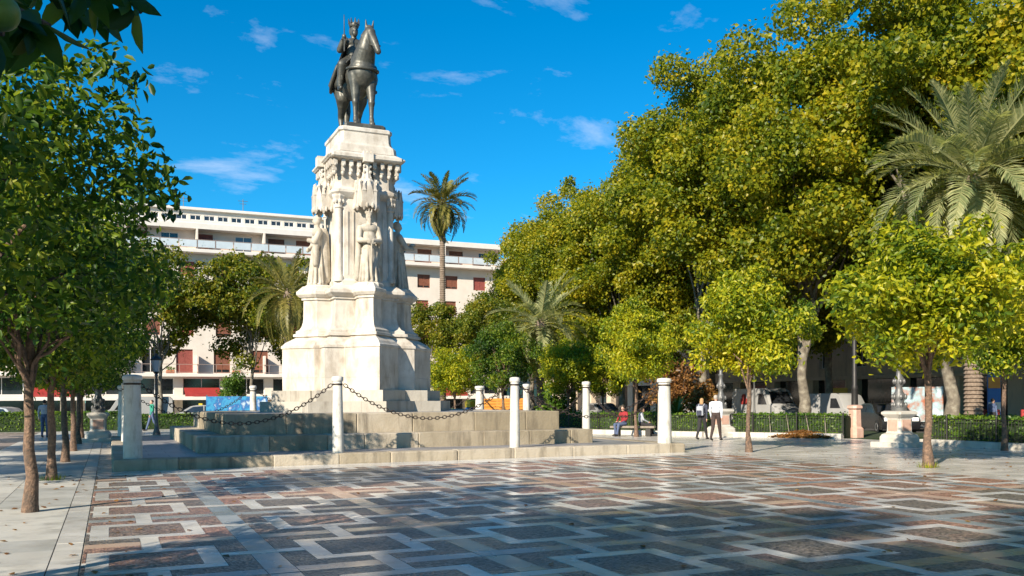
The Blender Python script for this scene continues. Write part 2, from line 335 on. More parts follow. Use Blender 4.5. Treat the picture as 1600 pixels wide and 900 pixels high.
def limb_path(rng, a, b, k=5, wob=.08):
    a, b = Vector(a), Vector(b); L_ = (b - a).length; pts = []
    for i in range(k + 1):
        u = i / k; p = a.lerp(b, u)
        if 0 < i < k: p += Vector(rng.normal(size=3)) * L_ * wob * .5
        p.z += math.sin(u * PI) * L_ * .04
        pts.append(p)
    return pts
def make_tree(name, label, cat, group, seed, H, trunk_h, tr, cr, bark, leaf, nleaf, ln, wd, nclump, clump_r, lean=0, flare=1.35, cz=None, rz_top=.9, low=.35, open_=0.0, rag=.22):
    """H total height, crown ellipsoid radius cr, starting at trunk_h"""
    rng = np.random.default_rng(seed)
    t = thing(name, label, cat, group=group)
    hz = (H - trunk_h) / 2; c0 = np.array([lean, 0, trunk_h + hz])
    mb = MB()
    th = trunk_h + hz * .45
    pts = [(0, 0, -.05), (0, 0, .12)] + [(lean * (i / 6) ** 1.3 + rng.normal() * tr * .22, rng.normal() * tr * .22, .12 + (th - .12) * i / 6) for i in range(1, 7)]
    rad = [tr * flare * 1.15, tr * flare * 1.0] + [tr * (1.05 - .42 * i / 6) * (1 + .10 * rng.normal() * (i < 3)) for i in range(1, 7)]
    mb.tube(pts, rad, 10)
    # crown clumps
    cs = []
    tries = 0
    while len(cs) < nclump and tries < 9000:
        tries += 1
        d = rng.normal(size=3); d /= np.linalg.norm(d)
        r = (.45 + .55 * rng.random() ** .5)
        p = d * r * np.array([cr - clump_r * .6, cr - clump_r * .6, hz - clump_r * .5]) * (1 + .12 * rng.normal())
        if d[2] < -low and rng.random() < .55: continue
        w = 1 - .25 * max(0, p[2] / hz)             # narrower towards the top
        p[:2] *= w
        if all(np.linalg.norm(p - q) > clump_r * (.62 + open_) for q in cs): cs.append(p)
    gaps = rng.normal(size=(7, 3)); gaps /= np.linalg.norm(gaps, axis=1)[:, None]
    keep = []
    for p in cs:
        u = p / np.array([cr, cr, hz]); l = np.linalg.norm(u)
        if l > .6 and any((u / l) @ g_ > .93 for g_ in gaps): continue
        keep.append(p)
    for _ in range(int(nclump * rag)):               # sprays that stick out of the outline
        d = rng.normal(size=3); d[2] = abs(d[2]) * .8 - .15; d /= np.linalg.norm(d); keep.append(d * np.array([cr, cr, hz]) * (.92 + .22 * rng.random()) * np.array([1 - .2 * max(0, d[2])] * 2 + [1]))
    nk = len(keep); cs = np.array(keep) + c0
    rd = clump_r * (.6 + .65 * rng.random(len(cs))); rd[nk - int(nclump * rag):] *= .62
    for i in rng.permutation(nk - int(nclump * rag))[:14]:
        z0 = trunk_h * (.85 + .15 * rng.random()) + rng.random() * hz * .4
        u = z0 / th; a = (lean * u ** 1.3, 0, min(z0, th))
        r0 = tr * (.5 - .2 * rng.random())
        pp = limb_path(rng, a, c0 + (cs[i] - c0) * .8, 5, .06)
        mb.tube(pp, [r0 * (1 - .8 * k / 5) for k in range(6)], 6)
    o = mb.build('trunk', bark, t); soft(o, 60)
    V, F = leaves(rng, cs, rd, nleaf, ln, wd, full='citrus' in leaf or 'lime' in leaf)
    link('crown', raw_mesh('crown', V, F), leaf, t)
    return t
def make_frond_mesh(seed, Lf, droop, nl, ll, lw, stiff=.5):
    rng = np.random.default_rng(seed); V = []; F = []
    def pt(u):   # arching rachis in the xz plane
        return np.array([Lf * (u - .16 * droop * u ** 2.5), 0, Lf * (.42 * u - .62 * droop * u ** 2.2)])
    mb = MB(); mb.tube([pt(u) for u in np.linspace(0, 1, 9)], [.035 * Lf / 3 * (1 - .85 * u) + .004 for u in np.linspace(0, 1, 9)], 4)
    for i in range(nl):
        u = .12 + .88 * (i + .5) / nl; p = pt(u); tg = pt(min(1, u + .02)) - pt(u - .02); tg /= np.linalg.norm(tg); up = np.cross(tg, [0, 1, 0]); up = up if up[2] > 0 else -up
        Li = ll * (math.sin(PI * min(1, .18 + .8 * u)) ** .7) * (.85 + .3 * rng.random())
        for s in (-1, 1):
            d = tg * (.55 + .35 * u) + np.array([0, s, 0]) * (.85 - .3 * u) + up * (.35 + .15 * rng.normal()); d /= np.linalg.norm(d)
            e = d - np.array([0, 0, .55 * (1 - stiff)]); wv = np.cross(d, up); wv /= np.linalg.norm(wv); wv *= lw
            m_ = p + d * Li * .55; tip = m_ + e / np.linalg.norm(e) * Li * .45
            mb.add([p - wv * .3, p + wv * .3, m_ + wv * .5, m_ - wv * .5, tip], [(0, 1, 2, 3), (3, 2, 4)])
    return mb.mesh('frond')
def make_palm(name, label, loc, H, tr0, tr1, nf, Lf, leaf, seed, ringy=True, group=None, dead=6, ll=.42, lw=.035, nl=34, lo=-.85, trunk_bulge=1.25):
    rng = np.random.default_rng(seed); t = thing(name, label, 'palm tree', loc, 0, group)
    prof = []; n = int(H / .16)
    for i in range(n + 1):
        u = i / n; r = tr0 + (tr1 - tr0) * u; z = H * u
        if i == 0: prof += [(r * 1.3, -.05)]
        prof += [(r * (1.06 if ringy else 1.02), z), (r * (.9 if ringy else .97), z + H / n * .72)]
    prof += [(tr1 * trunk_bulge, H + .15), (tr1 * trunk_bulge * 1.05, H + .5), (tr1 * .5, H + .85)]
    MB().lathe(prof, 14).build('trunk', 'bark_palm', t)
    ms = [make_frond_mesh(seed * 10 + k, Lf, dr, nl, ll, lw) for k, dr in enumerate((.35, .8, 1.15, 1.5))]
    for m in ms: m.materials.append(MATS[leaf])
    for i in range(nf):
        u = (i + .5) / nf; el = 1.15 - u * (1.15 - lo) + rng.normal() * .07          # from upright to hanging
        k = 0 if el > .75 else 1 if el > .25 else 2 if el > -.3 else 3
        az = i * 2.39996 + rng.normal() * .12
        o = bpy.data.objects.new('frond', ms[k]); COL.objects.link(o); o.parent = t
        o.location = (math.cos(az) * tr1 * .6, math.sin(az) * tr1 * .6, H + .75 - .45 * u)
        base = math.atan(.42); o.rotation_euler = (rng.normal() * .15, -(el - base), az); s = .85 + .25 * rng.random(); o.scale = (s, s, s)
    return t
# ================================================================== SETTING
struct(MB().add([(-900, -400, -.13), (900, -400, -.13), (900, 1200, -.13), (-900, 1200, -.13)], [(0, 1, 2, 3)]).build('ground', 'asphalt'))
def sheet(name, poly, z, m): return struct(MB().rings([[(x, y, -.4) for x, y in poly], [(x, y, z) for x, y in poly]]).build(name, m))
sheet('plaza_pavement', [(-26, -60), (19.6, -60), (19.6, -3.6), (17.2, .4), (12.6, 8.2), (9.5, 29), (-26, 29)], -.014, 'plaza_paving')
sheet('red_plaza_pavement', [(-25, -50), (-11.6, -50), (-11.6, 24), (-25, 24)], -.009, 'plaza_red')
sheet('garden_bed', [(19.75, -3.4), (27, -3.4), (27, 40), (11, 40), (12.8, 8.3), (17.35, .6)], -.02, 'hedge_core')
sheet('garden_bed', [(19.75, -50), (27, -50), (27, -7.2), (19.75, -7.2)], -.02, 'hedge_core')
sheet('far_pavement', [(36, -50), (41.6, -50), (41.6, 90), (36, 90)], .0, 'plaza_paving')
sheet('far_pavement', [(-40, 58), (34, 58), (34, 64.6), (-40, 64.6)], .0, 'plaza_paving')

# ---------------------------------------------------- patterned pavement, piece by piece
PX, PY, Y0 = 2.2, 2.37, -21.03
XE, YF, YN = 8.4, -9.29, -40.0
pav = struct(MB().box(-XE, XE, YN, YF, -.3, -.0075).build('patterned_pavement', 'path_slab'))
MESHC = {}
def clip(poly, xa, xb, ya, yb):
    for ax, lim, sg in ((0, xa, 1), (0, xb, -1), (1, ya, 1), (1, yb, -1)):
        o = []
        for i, p in enumerate(poly):
            q = poly[(i + 1) % len(poly)]; a = sg * (p[ax] - lim) >= 0; b = sg * (q[ax] - lim) >= 0
            if a: o.append(p)
            if a != b:
                t = (lim - p[ax]) / (q[ax] - p[ax]); o.append((p[0] + t * (q[0] - p[0]), p[1] + t * (q[1] - p[1])))
        poly = o
        if len(poly) < 3: return []
    return poly
def shrink(poly, g):
    """inset a counter-clockwise rectilinear polygon by g"""
    n = len(poly); o = []
    for i in range(n):
        p0, p1, p2 = (Vector(poly[i - 1]), Vector(poly[i]), Vector(poly[(i + 1) % n]))
        a = (p1 - p0); b = (p2 - p1)
        if a.length < 1e-6 or b.length < 1e-6: continue
        a.normalize(); b.normalize(); na = Vector((-a.y, a.x)); nb = Vector((-b.y, b.x))
        if abs(a.dot(b)) > .99: o.append(tuple(p1 + na * g))
        else: o.append(tuple(p1 + (na + nb) * g))
    return o
def rect(x0, x1, y0, y1): return [(x0, y0), (x1, y0), (x1, y1), (x0, y1)]
bx_, by_ = .15, .15
ox, oy, rw, lk = .66, .71, .22, .105
hx, hy = PX / 2, PY / 2
def cell():
    o = [('pebble_panel', 'pebble', rect(-ox + rw, ox - rw, -oy + rw, oy - rw))]
    for sx in (-1, 1):
        for sy in (-1, 1):
            P = [(lk, oy), (ox, oy), (ox, lk), (hx - bx_, lk), (hx - bx_, hy - by_), (lk, hy - by_)]
            P = [(x * sx, y * sy) for x, y in P]
            if sx * sy < 0: P = P[::-1]
            o.append(('pebble_panel', 'pebble', P))
    o += [('white_slab', 'marble_slab', rect(-ox, ox, oy - rw, oy)), ('white_slab', 'marble_slab', rect(-ox, ox, -oy, -oy + rw)),
          ('white_slab', 'marble_slab', rect(-ox, -ox + rw, -oy + rw, oy - rw)), ('white_slab', 'marble_slab', rect(ox - rw, ox, -oy + rw, oy - rw)),
          ('white_slab', 'marble_slab', rect(ox, PX - ox, -lk, lk)), ('white_slab', 'marble_slab', rect(-lk, lk, oy, PY - oy))]
    o += [('band_slab', 'V', rect(hx - bx_, hx + bx_, lk, hy - by_)), ('band_slab', 'V', rect(hx - bx_, hx + bx_, -hy + by_, -lk)),
          ('band_slab', 'H', rect(-hx + bx_, -lk, hy - by_, hy + by_)), ('band_slab', 'H', rect(lk, hx - bx_, hy - by_, hy + by_)),
          ('band_slab', 'X', rect(hx - bx_, hx + bx_, hy - by_, hy + by_))]
    return o
CELL = cell()
for k in CELL:      # orientation check: all counter-clockwise
    a = sum(k[2][i][0] * k[2][(i + 1) % len(k[2])][1] - k[2][(i + 1) % len(k[2])][0] * k[2][i][1] for i in range(len(k[2])))
    if a < 0: k[2].reverse()
rnd = random.Random(5)
far = {}
Minv = cam.matrix_world.inverted()
def in_view(x, y):
    v = Minv @ Vector((x, y, 0)); z = -v.z
    if z < 6.5: return False
    px = 800 + 1400 * v.x / z; py = 624.5 - 1400 * v.y / z
    return -70 < px < 1670 and py < 1010
for r in range(-8, 6):
    for c in range(-4, 4):
        cx, cy = (c + .5) * PX, Y0 + r * PY
        for ki, (nm, m, poly) in enumerate(CELL):
            P = [(x + cx, y + cy) for x, y in poly]
            whole = all(-XE <= x <= XE and y <= YF for x, y in P)
            if m == 'V': m2 = 'blue_slab' if c % 2 == 0 else 'pink_slab'
            elif m == 'H': m2 = 'pink_slab' if r % 2 == 0 else 'blue_slab'
            elif m == 'X': m2 = 'blue_slab' if r % 2 else ('blue_slab' if c % 2 == 0 else 'pink_slab')
            else: m2 = m
            mx_, my_ = sum(p[0] for p in P) / len(P), sum(p[1] for p in P) / len(P)
            single = r <= 2 and whole and in_view(mx_, my_)
            if single:
                key = (ki, m2)
                if key not in MESHC:
                    q = shrink(poly, .0035); me = MB().prism(q, -.02, 0).mesh(nm); me.materials.append(MATS[m2]); MESHC[key] = me
                o = bpy.data.objects.new(nm, MESHC[key]); COL.objects.link(o); o.parent = pav
                o.location = (cx, cy, rnd.uniform(-.0012, .0012)); o.rotation_euler = (rnd.uniform(-.0014, .0014), rnd.uniform(-.0014, .0014), 0)
            else:
                P = P if whole else clip(P, -XE, XE, YN, YF)
                if len(P) < 3: continue
                q = shrink(P, .0035)
                if len(q) >= 3: far.setdefault((nm, m2), MB()).prism(q, -.02, rnd.uniform(-.001, .001))
for (nm, m), mb in far.items(): tag(mb.build(nm + 's_beyond', m, pav), kind='stuff')
# border of slabs along the left path and in front of the platform
pth = struct(MB().box(-11.55, -XE - .01, -40, 24, -.3, -.0085).build('path', 'asphalt'))
for x0, x1, ly in ((-8.70, -8.41, 1.15), (-9.75, -8.705, .95), (-10.65, -9.755, 1.3), (-11.55, -10.655, .85)):
    y = -26.5 + rnd.random() * .5; mbf = MB()
    while y < 24:
        y1 = y + ly * rnd.uniform(.9, 1.1)
        if y < -6:
            o = MB().box(x0 + .004, x1 - .004, y + .004, y1 - .004, -.02, 0).build('paving_slab', 'marble_slab' if x0 > -8.71 else 'path_slab', pth); o.location.z = rnd.uniform(-.002, .001)
        else: mbf.box(x0 + .004, x1 - .004, y + .004, y1 - .004, -.02, rnd.uniform(-.002, .001))
        y = y1
    tag(mbf.build('paving_slabs_beyond', 'path_slab', pth), kind='stuff')
fr = struct(MB().box(-8.4, 8.4, -9.285, -8.1, -.3, -.008).build('apron', 'asphalt'))
x = -8.4
while x < 8.3:
    x1 = min(8.4, x + rnd.uniform(1.0, 1.3))
    for ya, yb in ((-9.28, -8.72), (-8.715, -8.09)): MB().box(x + .004, x1 - .004, ya + .004, yb - .004, -.02, rnd.uniform(-.001, .001)).build('paving_slab', 'marble_slab', fr)
    x = x1

# ================================================================== MONUMENT PLATFORM
plat = thing('monument_platform', 'stepped tan stone platform carrying the equestrian monument', 'platform')
def course(name, half, width, z0, z1, ln, m, parent, seed, jit=.016):
    """a square ring of stone blocks"""
    r = random.Random(seed); inner = half - width
    for side in range(4):
        rot = Matrix.Rotation(side * PI / 2, 4, 'Z'); x = -half
        n = max(2, round((2 * half - width) / ln)); cuts = [-half + (2 * half - width) * i / n + (r.uniform(-.2, .2) * ln if 0 < i < n else 0) for i in range(n + 1)]
        for i in range(n):
            j = r.uniform(0, jit)
            mb = MB().bbox(cuts[i] + .004, cuts[i + 1] - .004, -half + j, -inner, z0, z1 - r.uniform(0, .008), r.uniform(.016, .034))
            o = mb.build(name, m, parent); o.rotation_euler = (0, 0, side * PI / 2)
course('kerb_stone', 8.08, .55, -.02, .28, 1.75, 'tan_stone', plat, 1)
MB().box(-7.54, 7.54, -7.54, 7.54, -.05, .262).build('terrace', 'platform_paving', plat)
course('lower_step_stone', 6.0, .8, .25, .70, 1.5, 'tan_stone', plat, 2)
course('upper_step_stone', 5.2, 1.2, .66, 1.28, 1.7, 'tan_stone', plat, 3)
MB().box(-4.1, 4.1, -4.1, 4.1, .6, 1.262).build('inner_floor', 'platform_paving', plat)

# ---- star shaped pedestal
MX, MY = -.08, 0.0
ped = thing('monument_pedestal', 'tall carved white limestone pedestal with star shaped base under the bronze horseman', 'pedestal', (MX, MY, 0))
def star(a, b, c, z):
    pts = []
    for k in range(4):
        cs, sn = math.cos(k * PI / 2), math.sin(k * PI / 2)
        d = max(c - b, a + .001)
        for x, y in ((-a, -a), (-b, -a), (-b, -d), (0, -c), (b, -d), (b, -a)):
            pts.append((x * cs - y * sn, x * sn + y * cs, z))
    return pts
def loft(name, lv, m='limestone', parent=ped): return soft(MB().rings([star(*l) for l in lv]).build(name, m, parent), 16)
# two plinth steps of separate blocks following the star
def star_steps(name, a, b, c, z0, z1):
    P = star(a, b, c, 0); n = len(P)
    MB().rings([star(a - .25, b - .1, c - .32, z0 - .03), star(a - .25, b - .1, c - .32, z1 - .012)]).build(name + '_core', 'step_stone', ped)
    for i in range(n):
        p, q = Vector(P[i]), Vector(P[(i + 1) % n]); d = q - p
        if d.length < .05: continue
        k = max(1, round(d.length / 1.0)); nrm = Vector((d.y, -d.x, 0)).normalized(); t = d.normalized()
        for j in range(k):
            u0, u1 = p + d * (j / k) + t * .003, p + d * ((j + 1) / k) - t * .003
            w = .34
            quad = [u0, u1, u1 - nrm * w, u0 - nrm * w]
            MB().rings([[(v.x, v.y, z0) for v in quad], [(v.x, v.y, z1) for v in quad]]).build('plinth_block', 'step_stone', ped)
star_steps('lower_plinth', 2.25, 1.32, 3.42, 1.25, 1.62)
star_steps('upper_plinth', 1.90, 1.10, 3.03, 1.60, 1.985)
# base built of separate ashlar facings on a core
A, B, C = 1.55, .90, 2.66
def facings(a, b, c, zs, name, m, th=.2, split=.95):
    P = star(a, b, c, 0); n = len(P)
    for i in range(n):
        p, q = Vector(P[i]), Vector(P[(i + 1) % n]); d = q - p
        if d.length < .05: continue
        k = max(1, round(d.length / split)); nrm = Vector((d.y, -d.x, 0)).normalized(); t = d.normalized()
        for r_, (z0, z1) in enumerate(zs):
            for j in range(k):
                u0, u1 = p + d * (j / k), p + d * ((j + 1) / k)
                u0 = u0 + t * (.002 if j else 0); u1 = u1 - t * (.002 if j < k - 1 else 0)
                quad = [u0, u1, u1 - nrm * .12 - t * .1, u0 - nrm * .12 + t * .1]
                MB().rings([[(v.x, v.y, z0 + .002) for v in quad], [(v.x, v.y, z1 - .002) for v in quad]]).build(name, m, ped)
loft('base_core', [(A - .06, B - .04, C - .09, 1.97), (A - .06, B - .04, C - .09, 3.45)])
facings(A, B, C, [(1.985, 2.42), (2.42, 3.42)], 'ashlar_block', 'limestone')
loft('base_shoulder', [(A, B, C, 3.415), (A + .035, B + .014, C + .045, 3.42), (A + .035, B + .014, C + .045, 3.50), (A - .01, B - .01, C - .01, 3.53), (A - .06, B - .05, C - .10, 3.62), (1.36, .72, 2.32, 3.74), (1.26, .62, 2.15, 3.83)])
loft('lower_moulding', [(1.20, .58, 2.06, 3.80), (1.37, .70, 2.29, 3.835), (1.37, .70, 2.29, 3.92), (1.29, .63, 2.20, 3.945), (1.29, .63, 2.20, 4.02), (1.19, .50, 2.07, 4.09), (1.13, .44, 2.0, 4.20), (1.09, .40, 1.955, 4.34), (1.075, .39, 1.94, 4.46)])
loft('pier_stage', [(1.075, .39, 1.94, 4.455), (1.07, .385, 1.93, 5.12)])
loft('upper_moulding', [(1.07, .385, 1.93, 5.09), (1.13, .43, 2.0, 5.10), (1.13, .43, 2.0, 5.17), (1.19, .47, 2.07, 5.19), (1.29, .54, 2.17, 5.28), (1.30, .545, 2.18, 5.30), (1.30, .545, 2.18, 5.39), (1.26, .52, 2.14, 5.41), (1.14, .46, 2.02, 5.52), (1.05, .42, 1.95, 5.58)])
# square shaft with chamfered, colonnetted corners
def octo(a, ch, z, ay=None):
    ay = ay or a
    return [(-a + ch, -ay, z), (a - ch, -ay, z), (a, -ay + ch, z), (a, ay - ch, z), (a - ch, ay, z), (-a + ch, ay, z), (-a, ay - ch, z), (-a, -ay + ch, z)]
def oloft(name, lv): return soft(MB().rings([octo(*l) for l in lv]).build(name, 'limestone', ped), 16)
oloft('shaft', [(1.06, .22, 5.55), (1.06, .22, 5.72), (1.0, .24, 5.80), (.97, .24, 8.55)])
for k in range(4):
    cs, sn = math.cos(k * PI / 2), math.sin(k * PI / 2)
    for (x, y) in ((-.90, -.90),):
        r = .12 if abs(x) > .8 else .065
        c = (x * cs - y * sn, x * sn + y * cs)
        o = MB().lathe([(r * 1.5, 5.7), (r * 1.5, 5.82), (r * 1.2, 5.9), (r, 5.95), (r * .95, 8.18), (r * 1.2, 8.2), (r * 1.2, 8.24), (r, 8.26)], 12, c).build('colonnette', 'limestone', ped); soft(o, 35)
        if r > .1:
            mb = MB().lathe([(r, 8.25), (r * 1.1, 8.32), (r * 1.7, 8.52), (r * 1.9, 8.58), (r * 1.9, 8.64)], 8, c)
            for q in range(8): mb.sphere((c[0] + r * 1.4 * math.cos(q * PI / 4), c[1] + r * 1.4 * math.sin(q * PI / 4), 8.42), (.05, .05, .08), 6, 4)
            mb.build('capital', 'limestone', ped)
    # wall panels between colonnettes (raised frame)
    for sx in (-1, 1):
        mb = MB()
        for q in [(.40, .44, 5.95, 8.1), (.60, .64, 5.95, 8.1)]:
            xx = sorted((sx * q[0], sx * q[1])); V = [(xx[0], -1.012, q[2]), (xx[1], -1.012, q[2]), (xx[1], -.96, q[2]), (xx[0], -.96, q[2])]
            mb.rings([[(x * cs - y * sn, x * sn + y * cs, zz) for x, y, _ in V] for zz in (q[2], q[3])])
        mb.build('panel_rib', 'limestone', ped)
oloft('shaft_moulding', [(1.0, .2, 8.55), (1.12, .2, 8.66), (1.16, .2, 8.72), (1.16, .2, 8.80), (1.02, .2, 8.92)])
oloft('frieze', [(1.02, .2, 8.90), (1.0, .2, 9.95)])
oloft('cornice', [(1.05, .15, 9.78, 1.12), (1.27, .12, 9.83, 1.36), (1.30, .12, 9.87, 1.40), (1.30, .12, 9.97, 1.40), (1.24, .14, 10.02, 1.33), (1.10, .14, 10.10, 1.22)])
oloft('top_plinth', [(1.08, .14, 10.08, 1.27), (1.06, .14, 10.28, 1.25), (1.03, .14, 10.33, 1.24), (.94, .13, 10.40, 1.19), (.90, .12, 10.50, 1.17), (.885, .12, 10.78, 1.16), (.93, .12, 10.82, 1.20), (.93, .12, 10.92, 1.20), (.88, .12, 10.96, 1.16)])
# corbel table and beading under the cornice
for k in range(4):
    rot = Matrix.Rotation(k * PI / 2, 4, 'Z')
    for j in range(9):
        x = -1.08 + 2.16 * j / 8
        if abs(x) < .2: continue
        ext = 1.12
        mb = MB().box(x - .065, x + .065, -1.24, -1.0, 9.60, 9.79).box(x - .055, x + .055, -1.16, -1.0, 9.42, 9.60).sphere((x, -1.10, 9.36), (.065, .08, .09), 8, 5).sphere((x, -1.21, 9.60), (.06, .05, .06), 8, 5)
        o = mb.build('corbel', 'limestone', ped); o.rotation_euler = (0, 0, k * PI / 2)
    mb = MB()
    for j in range(27): mb.sphere((-1.27 + 2.54 * j / 26, -1.31 if k % 2 == 0 else -1.31, 9.92), (.045, .045, .045), 6, 4)
    o = mb.build('beading', 'limestone', ped); o.rotation_euler = (0, 0, k * PI / 2); o['kind'] = 'stuff'
    # gothic canopy over each statue: hood with pendants, gables and a pinnacle
    cz = 8.12; cy = -1.36
    hexa = [(-.36, .40), (-.36, .06), (-.19, -.17), (.19, -.17), (.36, .06), (.36, .40)]
    mb = MB().rings([[(x * s_, cy + y * s_, z) for x, y in reversed(hexa)] for s_, z in ((.55, cz + .20), (.92, cz + .24), (.97, cz + .30), (.97, cz + .58), (.84, cz + .64), (.70, cz + .82), (.45, cz + 1.0))])
    for i in range(5):
        p, q = Vector((*hexa[i], 0)), Vector((*hexa[i + 1], 0)); mid = (p + q) / 2; d_ = (q - p); L2 = d_.length / 2; d_.normalize(); n_ = Vector((-d_.y, d_.x, 0)); n_ = n_ if n_.dot(Vector((mid.x, mid.y - .4, 0))) > 0 else -n_
        for e in (p, q) if i == 0 else (q,):
            mb.rings([[(e.x + .05 * sx_ * sc, cy + e.y + .05 * sy_ * sc, z) for sx_, sy_ in ((-1, -1), (1, -1), (1, 1), (-1, 1))] for sc, z in ((.3, cz - .04), (1, cz + .08), (1.02, cz + .57), (1.35, cz + .61), (.85, cz + .68), (.15, cz + 1.02))])
        rr_ = []
        for w_, z in ((.74, cz + .10), (.80, cz + .34), (.62, cz + .56), (.30, cz + .78), (.05, cz + .92)):
            c4 = [mid - d_ * L2 * w_ + n_ * .055, mid + d_ * L2 * w_ + n_ * .055, mid + d_ * L2 * w_ - n_ * .03, mid - d_ * L2 * w_ - n_ * .03]; rr_.append([(v.x, cy + v.y, z) for v in c4])
        mb.rings(rr_); mb.sphere((mid.x, cy + mid.y, cz + .96), (.045, .045, .07), 6, 4)
        for u_ in (-.5, .5):
            c_ = mid + d_ * L2 * u_; mb.sphere((c_.x + n_.x * .05, cy + c_.y + n_.y * .05, cz + .12), (.05, .05, .10), 6, 4)
    o = mb.build('canopy', 'limestone', ped); o.rotation_euler = (0, 0, k * PI / 2)
    mb = MB().lathe([(.30, cz + .85), (.26, cz + 1.0), (.20, cz + 1.05), (.13, cz + 1.3), (.11, cz + 1.62), (.16, cz + 1.66), (.10, cz + 1.72)], 8, (0, cy + .18))
    for z in (cz + 1.1, cz + 1.3, cz + 1.5):
        for q in range(4): mb.sphere((.15 * math.cos(q * PI / 2 + .78), cy + .18 + .15 * math.sin(q * PI / 2 + .78), z), (.05, .05, .06), 6, 4)
    o = mb.build('pinnacle', 'limestone', ped); o.rotation_euler = (0, 0, k * PI / 2)
    mb = MB().box(-.17, .17, -1.46, -1.16, 9.74, 10.02)
    for sx_ in (-.13, 0, .13): mb.box(sx_ - .035, sx_ + .035, -1.46, -1.2, 10.02, 10.10)
    o = mb.build('castle_finial', 'limestone', ped); o.rotation_euler = (0, 0, k * PI / 2)
    # pedestal under each statue
    mb = MB().rings([[(x * s_, -1.5 + y * s_, z) for x, y in ((-.46, .5), (-.46, -.1), (-.2, -.38), (.2, -.38), (.46, -.1), (.46, .5))] for s_, z in ((1.0, 5.42), (1.0, 5.56), (.9, 5.62))])
    o = mb.build('statue_base', 'limestone', ped); o.rotation_euler = (0, 0, k * PI / 2)

# ---- stone figures round the shaft (2.45 m tall, standing on the pier tops)
def stone_figure(name, label, loc, rz, kind, seed):
    r = random.Random(seed); t = thing(name, label, 'statue', loc, rz, 'stone figures on the pedestal')
    pr = [cap_((0, 0, .22), .31, (0, 0, 1.15), .25), cap_((-.14, -.1, .12), .2, (-.13, -.02, 1.1), .15), cap_((.15, -.08, .12), .2, (.13, -.02, 1.1), .15),
          ell((0, .02, 1.45), (.29, .21, .36)), ell((0, 0, 1.78), (.36, .2, .17)), cap_((0, .0, 1.85), .11, (0, -.01, 2.02), .09),
          ell((0, -.02, 2.16), (.125, .15, .175)), ell((0, -.16, 2.14), (.03, .04, .05))]
    for i in range(13):       # folds of the robe
        a = 2 * PI * i / 13 + r.uniform(-.14, .14); rr = .37 + r.uniform(-.02, .04)
        pr.append(cap_((rr * math.cos(a), rr * .9 * math.sin(a) - .03, .06), .06, (.275 * math.cos(a), .215 * math.sin(a), .9 + r.uniform(0, .55)), .026))
    pr += [ell((.042, -.135, 2.19), (.022, .02, .014)), ell((-.042, -.135, 2.19), (.022, .02, .014)), ell((0, -.135, 2.225), (.09, .03, .018)), ell((0, -.13, 2.075), (.045, .03, .016)), ell((0, -.02, 1.13), (.3, .235, .035))]
    pr.append(ell((0, 0, .05), (.42, .38, .07)))
    if kind == 'king':
        for s in (-1, 1): pr += [cap_((.34 * s, 0, 1.76), .115, (.42 * s, -.08, 1.38), .10), cap_((.42 * s, -.08, 1.38), .095, (.07 * s, -.34, 1.34), .07), ell((.05 * s, -.36, 1.32), (.06, .06, .07))]
        pr += [cap_((0, -.37, 1.36), .035, (0, -.36, .12), .03), cap_((-.14, -.37, 1.26), .032, (.14, -.37, 1.26), .032)]
        pr += [cap_((.36, .12, 1.8), .1, (.44, .1, .2), .13), cap_((-.36, .12, 1.8), .1, (-.44, .1, .2), .13), ell((0, 0, 2.28), (.15, .16, .06)), cap_((0, -.12, 2.05), .08, (0, -.17, 1.9), .03)]
        for i in range(7): a = 2 * PI * i / 7; pr.append(cap_((.13 * math.cos(a), .14 * math.sin(a), 2.3), .03, (.14 * math.cos(a), .15 * math.sin(a), 2.39), .02))
    elif kind == 'bishop':
        pr += [cap_((.33, 0, 1.76), .12, (.40, -.18, 1.42), .10), cap_((.40, -.18, 1.42), .1, (.1, -.36, 1.5), .07), ell((.07, -.37, 1.5), (.06, .06, .08)),
               cap_((-.33, 0, 1.76), .12, (-.42, -.1, 1.38), .11), cap_((-.42, -.1, 1.38), .1, (-.16, -.34, 1.2), .07), ell((-.12, -.36, 1.2), (.06, .06, .08)),
               cap_((0, .18, 1.7), .26, (0, .24, .3), .28), ell((0, .02, 2.25), (.14, .16, .12)), cap_((.3, -.12, 1.5), .14, (.34, -.16, .7), .1)]
    else:
        pr += [cap_((.33, 0, 1.76), .12, (.30, -.26, 1.46), .10), cap_((.30, -.26, 1.46), .085, (.14, -.58, 1.5), .06), ell((.12, -.62, 1.5), (.06, .08, .05)),
               cap_((-.33, 0, 1.76), .12, (-.34, -.24, 1.44), .10), cap_((-.34, -.24, 1.44), .085, (-.12, -.56, 1.42), .06), ell((-.1, -.6, 1.42), (.06, .08, .05)),
               ell((0, -.62, 1.56), (.16, .12, .08)), cap_((0, .14, 1.75), .27, (0, .2, .3), .3), ell((0, .03, 2.2), (.15, .17, .16))]
    o = blob('figure', pr, .017, ['statue_stone'], t, 1); o.scale = (.88, .9, 1.05)
    return t
stone_figure('stone_statue', 'pale stone crowned king holding a sword point down, facing the square', (MX, -1.44, 5.60), 0, 'king', 1)
stone_figure('stone_statue', 'pale stone robed figure seen in profile, leftmost of the pedestal figures', (MX - 1.44, 0, 5.60), -PI / 2, 'bishop', 2)
stone_figure('stone_statue', 'pale stone robed figure with arms held out, rightmost of the pedestal figures', (MX + 1.44, 0, 5.60), PI / 2, 'giver', 3)

